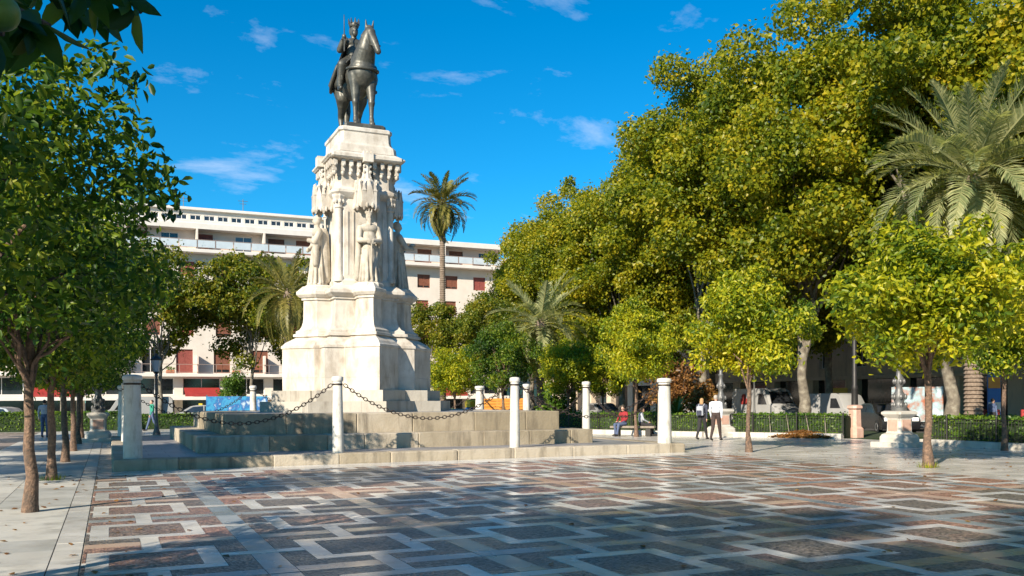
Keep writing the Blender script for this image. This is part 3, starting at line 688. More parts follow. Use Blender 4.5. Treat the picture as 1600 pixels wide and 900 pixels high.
# ---- bronze horseman (faces -Y)
eq = thing('equestrian_statue', 'dark bronze crowned rider in a cloak on a standing horse on top of the pedestal', 'statue', (MX, -.04, 10.95), scale=(1.08, 1.08, 1.165))
def H_(l, f, z): return (l, -f, z)           # lateral, forward, up
mb = MB().bbox(-.66, .66, -.98, 1.12, 0, .16, .05); soft(mb.build('bronze_base', 'bronze', eq), 30)
hp = [cap_(H_(0, -.85, 1.80), .46, H_(0, .45, 1.74), .46), ell(H_(0, .62, 1.76), (.43, .42, .50)), ell(H_(0, -1.0, 1.86), (.46, .48, .48)), ell(H_(0, -.2, 1.64), (.47, .7, .46)),
      cap_(H_(.0, .60, 1.98), .40, H_(.05, .86, 2.36), .31), cap_(H_(.05, .86, 2.36), .31, H_(.10, 1.0, 2.72), .22), cap_(H_(.03, .70, 2.32), .2, H_(.10, .92, 2.84), .13),
      cap_(H_(.12, 1.06, 2.82), .165, H_(.22, 1.32, 2.42), .125), cap_(H_(.22, 1.32, 2.42), .12, H_(.27, 1.44, 2.18), .10), ell(H_(.28, 1.46, 2.15), (.095, .10, .095)), ell(H_(.14, 1.06, 2.64), (.14, .17, .19)), ell(H_(.145, 1.14, 2.80), (.145, .12, .13)),
      cap_(H_(.22, .98, 2.95), .055, H_(.26, 1.0, 3.20), .02), cap_(H_(.03, 1.0, 2.95), .055, H_(.0, 1.02, 3.20), .02), cap_(H_(.12, 1.04, 2.98), .07, H_(.19, 1.2, 2.78), .04)]
for i in range(9):          # mane
    u = i / 8; hp.append(cap_(H_(.0 + .10 * u, .46 + .48 * u, 2.28 + .66 * u), .075, H_(.10 * u - .22, .50 + .50 * u, 2.04 + .66 * u), .045))
def leg(l, pts): return [cap_(H_(l + a[1], a[0], a[2]), a[3], H_(l + b[1], b[0], b[2]), b[3]) for a, b in zip(pts[:-1], pts[1:])]
for s, df in ((-1, 0), (1, .10)):
    l = .25 * s
    hp += leg(l, [(.62, 0, 1.62, .23), (.64 + df * .5, 0, 1.28, .165), (.66 + df, 0, .90, .105), (.66 + df, 0, .84, .115), (.65 + df, 0, .72, .085), (.65 + df, 0, .42, .068), (.66 + df, 0, .34, .085), (.70 + df, 0, .25, .075), (.73 + df, 0, .18, .105)])
for s, df in ((-1, -.06), (1, .16)):
    l = .27 * s
    hp += leg(l, [(-.98, 0, 1.75, .36), (-.82, .02 * s, 1.38, .26), (-.98 + df, 0, 1.10, .15), (-1.16 + df, 0, .86, .105), (-1.14 + df, 0, .74, .09), (-1.08 + df, 0, .42, .07), (-1.06 + df, 0, .34, .085), (-1.02 + df, 0, .25, .075), (-.99 + df, 0, .18, .105)])
hp += [cap_(H_(0, -1.38, 2.02), .12, H_(0, -1.62, 1.75), .15), cap_(H_(0, -1.62, 1.75), .15, H_(.02, -1.62, 1.2), .15), cap_(H_(.02, -1.62, 1.2), .15, H_(.0, -1.52, .62), .06)]
horse = blob('horse', hp, .024, ['bronze'], eq, 3)
# breast band, bridle and saddle cloth as sub-parts
mb = MB().tube([H_(.5 * math.sin(a), .60 + .46 * math.cos(a), 1.82 - .06 * math.cos(a)) for a in np.linspace(-1.7, 1.7, 15)], .045, 6); mb.build('breast_band', 'bronze', horse, True)
for z, f in ((2.38, 1.36), (2.62, 1.20)):
    mb = MB().tube([H_((.24 if z < 2.5 else .17) + .15 * math.sin(a), f - .06 + .15 * math.cos(a), z + .10 * math.cos(a) * -.8 + .0) for a in np.linspace(0, 2 * PI, 15)], .018, 5); mb.build('bridle_strap', 'bronze', horse, True)
mb = MB()
rs = []
for f in np.linspace(-.75, .25, 7): rs.append([H_(.56 * math.sin(a) * (1.0 + .02 * math.sin(9 * a + 5 * f)), f, 1.70 + .62 * math.cos(a)) for a in np.linspace(-1.75, 1.75, 17)])
mb.rings(rs, cap=False, closed=False); o = mb.build('saddle_cloth', 'bronze', horse, True); sm = o.modifiers.new('s', 'SOLIDIFY'); sm.thickness = .04
rp = [ell(H_(0, -.12, 2.30), (.30, .26, .24)), ell(H_(0, -.14, 2.62), (.27, .2, .36)), ell(H_(0, -.14, 2.88), (.36, .19, .16)), cap_(H_(0, -.12, 2.95), .11, H_(0, -.1, 3.12), .09),
      ell(H_(0, -.07, 3.26), (.125, .15, .18)), ell(H_(0, .08, 3.24), (.03, .04, .05)), ell(H_(0, .05, 3.14), (.09, .08, .1)), ell(H_(0, -.13, 3.26), (.15, .14, .19))]
for s in (-1, 1):
    rp += [cap_(H_(.22 * s, -.08, 2.25), .19, H_(.52 * s, .34, 2.02), .145), cap_(H_(.52 * s, .34, 2.02), .14, H_(.55 * s, .22, 1.42), .09), cap_(H_(.55 * s, .18, 1.36), .08, H_(.57 * s, .46, 1.30), .06)]
rp += [cap_(H_(-.34, -.12, 2.88), .12, H_(-.50, .0, 2.58), .10), cap_(H_(-.50, .0, 2.58), .095, H_(-.42, .26, 2.86), .07), ell(H_(-.42, .30, 2.90), (.07, .07, .08)),
       cap_(H_(.34, -.12, 2.88), .12, H_(.46, .02, 2.52), .10), cap_(H_(.46, .02, 2.52), .09, H_(.14, .42, 2.44), .065), ell(H_(.10, .46, 2.44), (.07, .07, .07))]
for i in range(9): a = PI * (i / 8 - .5); rp.append(cap_(H_(.28 * math.sin(a), -.14 + .2 * math.cos(a), 2.45), .03, H_(.36 * math.sin(a), -.02 + .25 * math.cos(a), 2.1), .04))
rider = blob('rider', rp, .019, ['bronze'], eq, 1); rider.location = (-.06, .14, .02)
mb = MB().lathe([(.15, 3.36), (.165, 3.40), (.165, 3.46)], 14, (0, .08))
for i in range(8): a = 2 * PI * i / 8; mb.tube([(.155 * math.cos(a), .08 + .155 * math.sin(a), 3.45), (.18 * math.cos(a), .08 + .18 * math.sin(a), 3.60)], [.04, .012], 6)
mb.build('crown', 'bronze', rider)
mb = MB().tube([H_(-.42, .32, 2.45), H_(-.42, .30, 3.55)], [.022, .012], 6).tube([H_(-.52, .31, 2.80), H_(-.32, .31, 2.80)], .02, 6); mb.build('sword', 'bronze', rider)
cp = []
rs = []
for u in np.linspace(0, 1, 11):          # cloak falling from the shoulders over the horse's croup
    f = -.40 - .70 * u ** 1.3; z = 2.98 - 1.38 * u; w = .36 + .40 * u
    rs.append([H_(w * math.sin(a), f - .16 * math.cos(a) * (1 + .5 * u) + .35 * (abs(math.sin(a)) ** 2) * (1 - .2 * u) + .035 * math.sin(7 * a) * u, z - .10 * u * math.cos(5 * a) * u + (.18 * u if abs(a) < .8 else 0)) for a in np.linspace(-1.75, 1.75, 25)])
o = MB().rings(rs, cap=False, closed=False).build('cloak', 'bronze', eq, True); sm = o.modifiers.new('s', 'SOLIDIFY'); sm.thickness = .05

# ---- columns and chains round the terrace
CX_ = (-7.62, -2.62, 2.50, 7.62); CORN = set()
spots = [(x, -7.62) for x in CX_] + [(7.62, y) for y in (-2.6, 2.5)] + [(x, 7.62) for x in CX_[::-1]] + [(-7.62, y) for y in (2.5, -2.6)]
labs = ['thick weathered grey stone column with flaking paint at the left front corner', 'slim white stone column in front of the pedestal, between two dark chains',
        'slim white stone column right of the pedestal, second from right on the front kerb', 'thick bright white column at the right front corner of the platform',
        'slim white column on the right side of the platform, next behind the corner one', 'slim white column on the right side, second behind the corner one', 'thick white column at the far right corner of the platform',
        'white column on the far kerb hidden behind the pedestal', 'white column on the far kerb left of the pedestal', 'grey column at the far left corner of the platform', 'grey column on the left side of the platform, third from the front', 'grey column on the left side, just behind the thick weathered one']
def column(label, loc, r):
    t = thing('stone_column', label, 'column', loc, 0, 'columns round the monument')
    soft(MB().lathe([(r * 1.02, 0), (r * 1.02, .05), (r, .5), (r * .86, 1.84), (r * .84, 1.88)], 20).build('shaft', 'column_paint', t), 40)
    soft(MB().lathe([(r * .84, 1.87), (r * 1.04, 1.90), (r * 1.07, 1.93), (r * 1.05, 1.985), (r * .95, 2.01), (r * .4, 2.03)], 20).build('cap', 'column_paint', t), 40)
    soft(MB().lathe([(r * .87, 1.78), (r * .93, 1.785), (r * .93, 1.825), (r * .86, 1.83)], 20).build('iron_collar', 'chain_iron', t), 40)
    return t
for i, ((x, y), lb) in enumerate(zip(spots, labs)):
    corner = abs(abs(x) - 7.62) < .01 and abs(abs(y) - 7.62) < .01
    o = column(lb, (x, y, .27), .215 if corner else .145); o.rotation_euler = (rnd.uniform(-.008, .008), rnd.uniform(-.008, .008), i * 1.3)
link_m = bpy.data.meshes.new('x'); mbt = MB()
def chain(p, q, sag, label):
    """one chain of real oval links"""
    p, q = Vector(p), Vector(q); n = 70; d = (q - p); mb = MB(); Lh = d.length
    pts = [p + d * u - Vector((0, 0, 4 * sag * u * (1 - u))) for u in np.linspace(0, 1, 400)]
    ln = [0]
    for a, b in zip(pts[:-1], pts[1:]): ln.append(ln[-1] + (b - a).length)
    pitch = .105; k = int(ln[-1] / pitch)
    for i in range(k):
        s = (i + .5) * ln[-1] / k; j = min(398, int(np.searchsorted(ln, s)) - 1); c = pts[j].lerp(pts[j + 1], (s - ln[j]) / (ln[j + 1] - ln[j])); t = (pts[j + 1] - pts[j]).normalized()
        side = t.cross(Vector((0, 0, 1))).normalized(); up = side.cross(t)
        a = side if i % 2 else up
        b_ = t
        ring = [c + b_ * (.072 * math.cos(w)) + a * (.042 * math.sin(w)) for w in np.linspace(0, 2 * PI, 9)[:-1]]
        ring.append(ring[0]); mb.tube(ring, .0115, 4, cap=False)
    o = mb.build('iron_chain', 'chain_iron', None, True); tag(o, label, 'chain', 'chains between the columns'); return o
zc = 2.07
clab = ['dark iron chain sagging from the thick weathered corner column to the slim front column', 'dark iron chain sagging in front of the pedestal steps', 'iron chain hanging towards the bright white right corner column on the front side',
        'iron chain on the right side from the white corner column to the first slim one', 'iron chain in the middle of the right side of the platform', 'iron chain on the right side ending at the far corner column',
        'iron chain on the far kerb, right third', 'iron chain on the far kerb behind the pedestal', 'iron chain on the far kerb, left third', 'iron chain on the left side ending at the far corner column', 'iron chain in the middle of the left side of the platform', 'iron chain on the left side starting at the weathered corner column']
for i in range(12):
    a, b = Vector((*spots[i], zc)), Vector((*spots[(i + 1) % 12], zc)); d = (b - a).normalized()
    chain(a + d * .17, b - d * .17, rnd.uniform(.92, 1.06), clab[i])
# ================================================================== BUILDINGS
def facade(parent, name, m, x0, x1, z0, z1, openings, depth=.22, back=.6):
    """front wall in the local xz plane (facing -y) with real recessed openings"""
    xs = sorted({x0, x1, *[v for o in openings for v in o[:2]]}); zs = sorted({z0, z1, *[v for o in openings for v in o[2:4]]})
    mb = MB()
    for i in range(len(xs) - 1):
        for j in range(len(zs) - 1):
            cx, cz = (xs[i] + xs[i + 1]) / 2, (zs[j] + zs[j + 1]) / 2
            if any(o[0] < cx < o[1] and o[2] < cz < o[3] for o in openings): continue
            mb.add([(xs[i], 0, zs[j]), (xs[i + 1], 0, zs[j]), (xs[i + 1], 0, zs[j + 1]), (xs[i], 0, zs[j + 1])], [(0, 1, 2, 3)])
    for a, b, c, d in [o[:4] for o in openings]:
        mb.add([(a, 0, c), (b, 0, c), (b, 0, d), (a, 0, d), (a, depth, c), (b, depth, c), (b, depth, d), (a, depth, d)], [(0, 4, 5, 1), (1, 5, 6, 2), (2, 6, 7, 3), (3, 7, 4, 0)])
    mb.add([(x0, 0, z0), (x0, 0, z1), (x0, back, z1), (x0, back, z0)], [(0, 1, 2, 3)]); mb.add([(x1, 0, z0), (x1, 0, z1), (x1, back, z1), (x1, back, z0)], [(3, 2, 1, 0)])
    return mb.build(name, m, parent)
def window(parent, a, b, c, d, kind, depth=.2):
    """recessed window: frame with mullion, pane, and perhaps a shutter"""
    w = MB(); f = .07
    w.box(a, a + f, depth - .08, depth, c, d).box(b - f, b, depth - .08, depth, c, d).box(a + f, b - f, depth - .08, depth, d - f, d).box(a + f, b - f, depth - .08, depth, c, c + f).box((a + b) / 2 - .03, (a + b) / 2 + .03, depth - .07, depth, c + f, d - f)
    fm = {'brown': 'shutter_brown', 'red': 'shutter_red'}.get(kind, 'frame_white')
    o = w.build('window', fm, parent)
    MB().box(a + .02, b - .02, depth, depth + .03, c + .02, d - .02).build('pane', 'glass_blue' if kind == 'blue' else 'glass_dark', o)
    if kind in ('brown', 'red'):
        sh = MB(); z = c + f; n = 0
        lo = c + (d - c) * (.12 if kind == 'brown' else .02)
        while z < d - f - .05:
            if z > lo: sh.box(a + f, b - f, depth - .05, depth - .012, z, z + .085)
            z += .1
        sh.build('shutter', fm, o)
    return o
rb = random.Random(11)
bl = thing('apartment_building', 'long white apartment block with balconies and brown shutters behind the monument', 'building', (0, 65, 0))
# --- upper wall, balcony floors at 4.4 and 16.9
X0, X1 = -42.0, 33.7
ops = []; wins = []
def bays(z0, z1, w, step, off, kinds, xa=X0, xb=X1):
    x = xa + off; i = 0
    while x + w < xb - .4:
        k = kinds[(i * 7 + int(z0)) % len(kinds)]; ops.append((x, x + w, z0, z1)); wins.append((x, x + w, z0, z1, k)); x += step * (1 + .12 * math.sin(i * 2.3)); i += 1
bays(4.52, 6.9, 1.6, 3.55, 1.0, ['brown', 'red', 'glass', 'brown'])
bays(8.3, 9.9, 1.5, 3.55, 1.2, ['brown', 'red', 'brown'])
bays(11.3, 12.9, 1.5, 3.55, 1.1, ['brown', 'brown', 'red'])
bays(14.3, 15.8, 1.5, 3.55, 1.3, ['brown', 'red', 'brown'])
facade(bl, 'wall', 'wall_white', X0, X1, 4.3, 16.7, ops, .22, 12)
for q in wins: window(bl, *q)
ops = []; wins = []
tp = thing  # top floor is set back behind a deep balcony
top_ops = []
x = X0 + 1.2; i = 0
while x < X1 - 2:
    top_ops.append((x, x + 1.7, 16.95, 18.75, ['brown', 'glass', 'red', 'blue', 'brown'][i % 5])); x += 3.4 + .5 * math.sin(i * 1.7); i += 1
tf = facade(bl, 'top_floor_wall', 'wall_pinkish', X0, X1, 16.9, 19.1, top_ops, .2, 8); tf.location.y = .55
for q in top_ops: window(bl, *q).location.y = .55
# slabs, roof and parapet
MB().bbox(X0, X1 + .3, -1.25, 12, 16.62, 16.95, .03).build('balcony_floor', 'slab_white', bl)
MB().bbox(X0, X1 + .9, -.75, 12, 19.05, 19.62, .04).build('roof_slab', 'slab_white', bl)
MB().bbox(X0, 17.0, -.55, 11, 19.61, 19.95, .03).build('parapet', 'slab_white', bl)
pw = facade(bl, 'penthouse_wall', 'wall_white', X0, 17.0, 19.9, 21.2, [(x, x + 1.05, 20.2, 20.75) for x in np.arange(X0 + 1, 15.6, 1.35)], .15, 8); pw.location.y = .9
for x in np.arange(X0 + 1, 15.6, 1.35): window(bl, x, x + 1.05, 20.2, 20.75, 'glass', .13).location.y = .9
MB().bbox(X0, 17.3, .5, 10, 21.19, 21.45, .03).build('roof_cap', 'slab_white', bl)
for x, h in ((-6.5, 2.4), (-1.0, 1.6), (5.0, 1.8)): MB().tube([(x, 3, 21.4), (x, 3, 21.4 + h)], .04, 5).tube([(x - .5, 3, 21.2 + h), (x + .5, 3, 21.2 + h)], .025, 4).tube([(x - .35, 3, 20.9 + h), (x + .35, 3, 20.9 + h)], .025, 4).build('antenna', 'grey_iron', bl)
MB().bbox(X0, X1 + .3, -1.2, 12, 4.12, 4.42, .03).build('balcony_floor', 'slab_white', bl)
MB().bbox(X0, X1 + .3, -1.7, 12, 1.78, 2.10, .03).build('canopy_slab', 'slab_white', bl)
def railing(y, z, h, x0, x1, glass):
    mb = MB(); mb.box(x0, x1, y - .03, y + .03, z + h - .05, z + h).box(x0, x1, y - .02, y + .02, z + .12, z + .16)
    for x in np.arange(x0, x1, 1.75): mb.box(x - .025, x + .025, y - .025, y + .025, z, z + h - .05)
    o = mb.build('railing', 'rail_metal', bl)
    if glass:
        for x in np.arange(x0, x1 - 1.75, 1.75): MB().box(x + .06, x + 1.69, y - .008, y + .008, z + .18, z + h - .07).build('rail_panel', 'rail_glass', o)
railing(-1.15, 16.95, .95, X0, X1, True)
railing(-1.12, 4.42, .95, X0, X1, False)
for x in np.arange(X0 + 9, X1 - 1, 6.6):
    MB().box(x - .08, x + .08, -1.1, .55, 16.95, 19.05).build('balcony_divider', 'wall_white', bl)
    MB().box(x - .08, x + .08, -1.05, 0, 4.42, 6.3).build('balcony_divider', 'wall_pinkish', bl)
for i, x in enumerate(np.arange(-20, 32, 2.9)):
    z = 16.95 if i % 2 else 4.42; x += rb.uniform(-.6, .6)
    o = MB().bbox(x, x + .8, -1.0, -.7, z + .02, z + .35, .03).build('planter', 'terracotta', bl)
    V, F = leaves(np.random.default_rng(i), np.array([[x + .2, -.85, z + .55], [x + .6, -.85, z + .5]]), np.array([.3, .26]), 160, .14, .07); link('plant', raw_mesh('plant', V, F), 'leaf_hedge', o)
# mezzanine glazing between the slabs, and the shops below
mzo = []
x = X0 + .6; i = 0
while x < X1 - 3: mzo.append((x, x + 3.6, 2.3, 4.0, 'glass')); x += 4.45; i += 1
mz = facade(bl, 'mezzanine_wall', 'wall_white', X0, X1, 2.09, 4.13, mzo, .3, 8)
for q in mzo: window(bl, *q, .28)
for i, q in enumerate(mzo):
    x = q[0]; MB().box(x + 3.65, x + 4.4, -.2, .6, -.1, 1.79).build('pier', 'wall_beige', bl)
    MB().box(x, x + 3.64, .5, .6, -.1, 1.79).build('shop_window', 'glass_dark', bl)
    if i % 3 == 0: MB().rings([[(x + .1, -1.6, 2.3), (x + 3.5, -1.6, 2.3), (x + 3.5, 0, 2.95), (x + .1, 0, 2.95)], [(x + .1, -1.6, 2.36), (x + 3.5, -1.6, 2.36), (x + 3.5, 0, 3.02), (x + .1, 0, 3.02)]]).box(x + .1, x + 3.5, -1.62, -1.58, 2.12, 2.34).build('awning', 'red_cloth', bl)
# --- beige stone building along the right street (front faces -X)
br = thing('office_building', 'beige stone building with tall dark windows behind the plane trees on the right', 'building', (42, 90, 0), -PI / 2)
ops = []
x = 3.0; i = 0
while x < 128:
    for z in (3.9, 8.0, 12.1, 16.2): ops.append((x, x + 1.35, z, z + 2.3, 'glass'))
    x += 3.4; i += 1
facade(br, 'wall', 'wall_beige', 0, 130, 3.2, 20.5, ops, .35, 14)
for q in ops:
    if 60 < q[0] < 125 and q[2] < 9 or q[0] > 96: window(br, *q, .33)
    else: MB().box(q[0], q[1], .3, .33, q[2], q[3]).build('window', 'glass_dark', br)
MB().bbox(-.2, 130.2, -.35, 14, 3.02, 3.25, .03).build('string_course', 'wall_beige', br)
MB().bbox(-.3, 130.3, -.6, 14, 20.4, 20.9, .05).build('cornice', 'wall_beige', br)
x = 1.0; i = 0
while x < 128:
    MB().box(x - 1.0, x, -.1, .6, -.1, 3.03).build('pier', 'wall_beige', br); MB().box(x, x + 3.4, .5, .6, -.1, 3.03).build('shop_window', 'glass_dark', br); x += 4.4; i += 1
for x, w, m in ((100.2, 9.6, 'awning_grey'), (111.5, 6.5, 'awning_grey'), (69.0, 1.6, 'yellow_paint')):
    h = .0 if m == 'awning_grey' else -2
    if m == 'awning_grey': MB().rings([[(x, -2.4, 2.5), (x + w, -2.4, 2.5), (x + w, -.1, 3.4), (x, -.1, 3.4)], [(x, -2.4, 2.55), (x + w, -2.4, 2.55), (x + w, -.1, 3.46), (x, -.1, 3.46)]]).box(x, x + w, -2.43, -2.39, 2.25, 2.55).build('awning', m, br)
    else: MB().box(x, x + w, -.15, .45, 1.2, 2.4).build('shop_panel', m, br)
# ================================================================== STREET FURNITURE
def candelabra(label, loc, rz=0):
    t = thing('ornate_lamp', label, 'street lamp', loc, rz, 'ornate lamps on marble pedestals')
    def sq(w, z, ch=.0): return octo(w, max(.001, ch), z)
    p = MB().rings([sq(.70, -.02, .1), sq(.70, .12, .1), sq(.68, .14, .1)]); p.build('foot_step', 'white_kerb', t)
    p = MB().rings([sq(.50, .13, .12), sq(.50, .30, .12), sq(.44, .40, .1), sq(.36, .44, .08)]); soft(p.build('plinth', 'white_kerb', t), 30)
    p = MB().rings([sq(.345, .43, .07), sq(.31, .5, .07), sq(.30, .92, .07), sq(.33, .98, .07)]); soft(p.build('dado', 'white_kerb', t), 30)
    for k in range(4):
        o = MB().box(-.19, .19, -.322, -.28, .52, .90).build('pink_panel', 'pink_marble', t); o.rotation_euler = (0, 0, k * PI / 2)
    p = MB().rings([sq(.33, .97, .06), sq(.40, 1.05, .06), sq(.43, 1.09, .05), sq(.43, 1.16, .05), sq(.36, 1.20, .05)]); soft(p.build('cornice', 'white_kerb', t), 30)
    mb = MB().lathe([(.26, 1.19), (.27, 1.3), (.20, 1.36), (.15, 1.5), (.19, 1.62), (.21, 1.72), (.13, 1.86), (.10, 2.0), (.155, 2.12), (.165, 2.3), (.10, 2.42), (.085, 2.6), (.13, 2.68), (.08, 2.76), (.065, 3.4), (.11, 3.5), (.07, 3.56), (.06, 4.1), (.12, 4.2), (.09, 4.3)], 14)
    for z, r in ((1.4, .24), (1.68, .23), (2.2, .18)):
        for q in range(6): mb.sphere((r * .9 * math.cos(q * PI / 3), r * .9 * math.sin(q * PI / 3), z), (.06, .06, .1), 6, 4)
    soft(mb.build('shaft', 'grey_iron', t), 45)
    for k in range(5):
        a = k * 2 * PI / 4; cx, cy, cz = (.62 * math.cos(a), .62 * math.sin(a), 3.75) if k < 4 else (0, 0, 4.3)
        if k < 4: MB().tube([(.06 * math.cos(a), .06 * math.sin(a), 3.5), (.3 * math.cos(a), .3 * math.sin(a), 3.42), (.58 * math.cos(a), .58 * math.sin(a), 3.52), (cx, cy, cz)], .03, 6).build('arm', 'grey_iron', t, True)
        lan = MB().lathe([(.05, cz), (.11, cz + .05), (.11, cz + .08)], 6, (cx, cy)).lathe([(.21, cz + .50), (.2, cz + .55), (.08, cz + .68), (.03, cz + .78)], 6, (cx, cy)).build('lantern', 'iron', t)
        MB().lathe([(.10, cz + .08), (.19, cz + .50)], 6, (cx, cy)).build('lantern_glass', 'rail_glass', lan)
    return t
candelabra('ornate grey iron lamp on a pink and white marble pedestal by the right hedge', (16.46, -8.62, 0))
candelabra('ornate iron lamp on a pink marble pedestal just behind the walking couple', (16.5, 1.2, 0))
candelabra('ornate lamp on a shaded stone pedestal at the end of the left tree row', (-8.55, 9.9, 0))
def lantern_post(label, loc, h):
    t = thing('lantern_post', label, 'street lamp', loc, 0, 'single lantern posts')
    soft(MB().lathe([(.16, 0), (.16, .3), (.09, .5), (.07, .9), (.055, 1.0), (.045, h - .9), (.08, h - .85), (.05, h - .78)], 10).build('pole', 'grey_iron', t), 45)
    lan = MB().lathe([(.05, h - .8), (.12, h - .72), (.12, h - .68)], 6).lathe([(.24, h - .2), (.23, h - .14), (.09, h), (.03, h + .1)], 6).build('lantern', 'iron', t)
    MB().lathe([(.11, h - .68), (.21, h - .2)], 6).build('lantern_glass', 'rail_glass', lan)
    return t
lantern_post('grey iron lantern post beside the weathered corner column', (-6.3, 9.9, 0), 3.6)
lantern_post('dark lantern post in front of the beige building on the right', (27.6, 12.5, 0), 4.6)
t = thing('lamp_mast', 'tall dark mast with a pale stone base at the gap in the hedges', 'mast', (20.5, -2.6, 0))
soft(MB().rings([octo(.30, .12, 0), octo(.30, .45, .0 + .35), octo(.24, .1, .42)] if 0 else [octo(.30, .12, -.02), octo(.30, .12, .36), octo(.23, .1, .44), octo(.21, .09, 1.15), octo(.27, .1, 1.22), octo(.26, .1, 1.32), octo(.15, .06, 1.36)]).build('base', 'pink_marble', t), 30)
soft(MB().lathe([(.14, 1.35), (.13, 2.0), (.16, 2.1), (.11, 2.2), (.09, 5.6)], 12).build('mast', 'iron', t), 45)
MB().tube([(0, 0, 5.5), (-.2, -.1, 5.9), (-.5, -.25, 6.0)], .04, 6).sphere((-.6, -.3, 5.95), (.3, .16, .09), 8, 5).build('lamp_head', 'iron', t)

# hedges behind low kerbs with iron fences
def hedge(label, pts, w, h, seed, kerb=True, fence=True, z0=.1, nd=520):
    rng = np.random.default_rng(seed)
    t = thing('hedge', label, 'hedge', (0, 0, 0), 0, 'clipped hedges')
    core = MB(); V = []; F = []; off = 0
    for a, b in zip(pts[:-1], pts[1:]):
        a, b = Vector((*a, 0)), Vector((*b, 0)); d = (b - a); Lh = d.length; d.normalize(); n = Vector((d.y, -d.x, 0)); n = -n if n.dot(Vector((-8, -31, 0)) - a) > 0 else n   # n points away from the camera side
        core.rings([[tuple(p + Vector((0, 0, z))) for p in (a + n * (.12 + i), b + n * (.12 + i), b + n * (w - i), a + n * (w - i))] for i, z in ((0, 0), (.0, h * .8), (.12, h - .1))])
        N_ = int(Lh * nd); u = rng.random(N_) * Lh; face = rng.random(N_)
        P = np.empty((N_, 3)); nn = np.empty((N_, 3))
        fr = face < .5; P[:] = np.array(a) + u[:, None] * np.array(d)
        P[fr] += np.array(n) * (.08 + .1 * rng.random(fr.sum()))[:, None]; P[fr, 2] = z0 + rng.random(fr.sum()) * (h - z0); nn[fr] = -np.array(n)
        tp_ = ~fr; P[tp_] += np.array(n) * (.05 + rng.random(tp_.sum()) * w)[:, None]; P[tp_, 2] = h - .08 + rng.normal(size=tp_.sum()) * .05; nn[tp_] = (0, 0, 1)
        nn += rng.normal(size=(N_, 3)) * .7; nn /= np.linalg.norm(nn, axis=1)[:, None]
        tt = rng.normal(size=(N_, 3)); tt -= nn * (tt * nn).sum(1)[:, None]; tt /= np.linalg.norm(tt, axis=1)[:, None]; bb = np.cross(nn, tt); l = .05 + .04 * rng.random((N_, 1))
        V.append(np.stack([P - tt * l, P + bb * l * .5, P + tt * l, P - bb * l * .5], 1).reshape(-1, 3)); i = np.arange(N_)[:, None] * 4 + off; F.append(np.concatenate([i + [0, 2, 1], i + [0, 3, 2]], 1).reshape(-1, 3)); off += N_ * 4
    core.build('branches', 'hedge_core', t); link('foliage', raw_mesh('foliage', np.concatenate(V), np.concatenate(F)), 'leaf_hedge', t)  # solid dark green block filling the hedge behind its leaves
    if kerb:
        kb = MB()
        for a, b in zip(pts[:-1], pts[1:]):
            a, b = Vector((*a, 0)), Vector((*b, 0)); d = (b - a); Lh = d.length; d.normalize(); n = Vector((d.y, -d.x, 0)); n = -n if n.dot(Vector((-8, -31, 0)) - a) > 0 else n
            k = max(1, round(Lh / 1.6))
            for j in range(k):
                u0, u1 = a + d * (Lh * j / k + .005), a + d * (Lh * (j + 1) / k - .005); q = [u0 - n * .42, u1 - n * .42, u1 + n * .02, u0 + n * .02]
                kb.rings([[(v.x, v.y, -.02) for v in q], [(v.x, v.y, .17) for v in q], [(v.x + n.x * .02, v.y + n.y * .02, .19) for v in q]])
        struct(kb.build('kerb', 'white_kerb'))
    if fence:
        f = thing('iron_fence', label.replace('hedge', 'fence').replace('clipped green', 'low dark iron'), 'fence', (0, 0, 0), 0, 'low iron fences')
        rl = MB(); bars = MB()
        for a, b in zip(pts[:-1], pts[1:]):
            a, b = Vector((*a, 0)), Vector((*b, 0)); d = (b - a); Lh = d.length; d.normalize(); n = Vector((d.y, -d.x, 0)); n = -n if n.dot(Vector((-8, -31, 0)) - a) > 0 else n
            o = -n * .1; a2 = a + o; b2 = b + o
            for z in (.28, .90): rl.tube([a2 + Vector((0, 0, z)), b2 + Vector((0, 0, z))], .014, 4)
            for u in np.arange(.06, Lh, .115): bars.tube([a2 + d * u + Vector((0, 0, .2)), a2 + d * u + Vector((0, 0, .90))], .0085, 4)
            for u in np.arange(0, Lh + .1, 1.9): p_ = a2 + d * min(u, Lh); MB().lathe([(.03, .15), (.03, .98), (.045, 1.0), (.02, 1.06)], 6, (p_.x, p_.y)).build('post', 'iron', f)
        rl.build('rails', 'iron', f); tag(bars.build('bars', 'iron', f), kind='stuff')
    return t
hedge('clipped green hedge in the sun at the right edge of the square', [(18.25, -30), (18.25, -8.2)], 1.1, 1.02, 1)
hedge('clipped green hedge between the walking couple and the tall mast', [(19.3, -3.2), (16.85, .9)], 1.1, 1.0, 2)
hedge('clipped green hedge behind the seated people', [(16.0, 1.6), (12.7, 8.2), (10.2, 24)], 1.2, 1.0, 3)
hedge('dark clipped green hedge at the far end of the left side', [(-25, 25), (-7.5, 25)], 1.2, 1.1, 4, fence=False, kerb=False)
hedge('dark clipped green hedge in front of the blue hoarding', [(-6.6, 26), (-2.6, 26)], 1.0, .9, 5, fence=False, kerb=False)

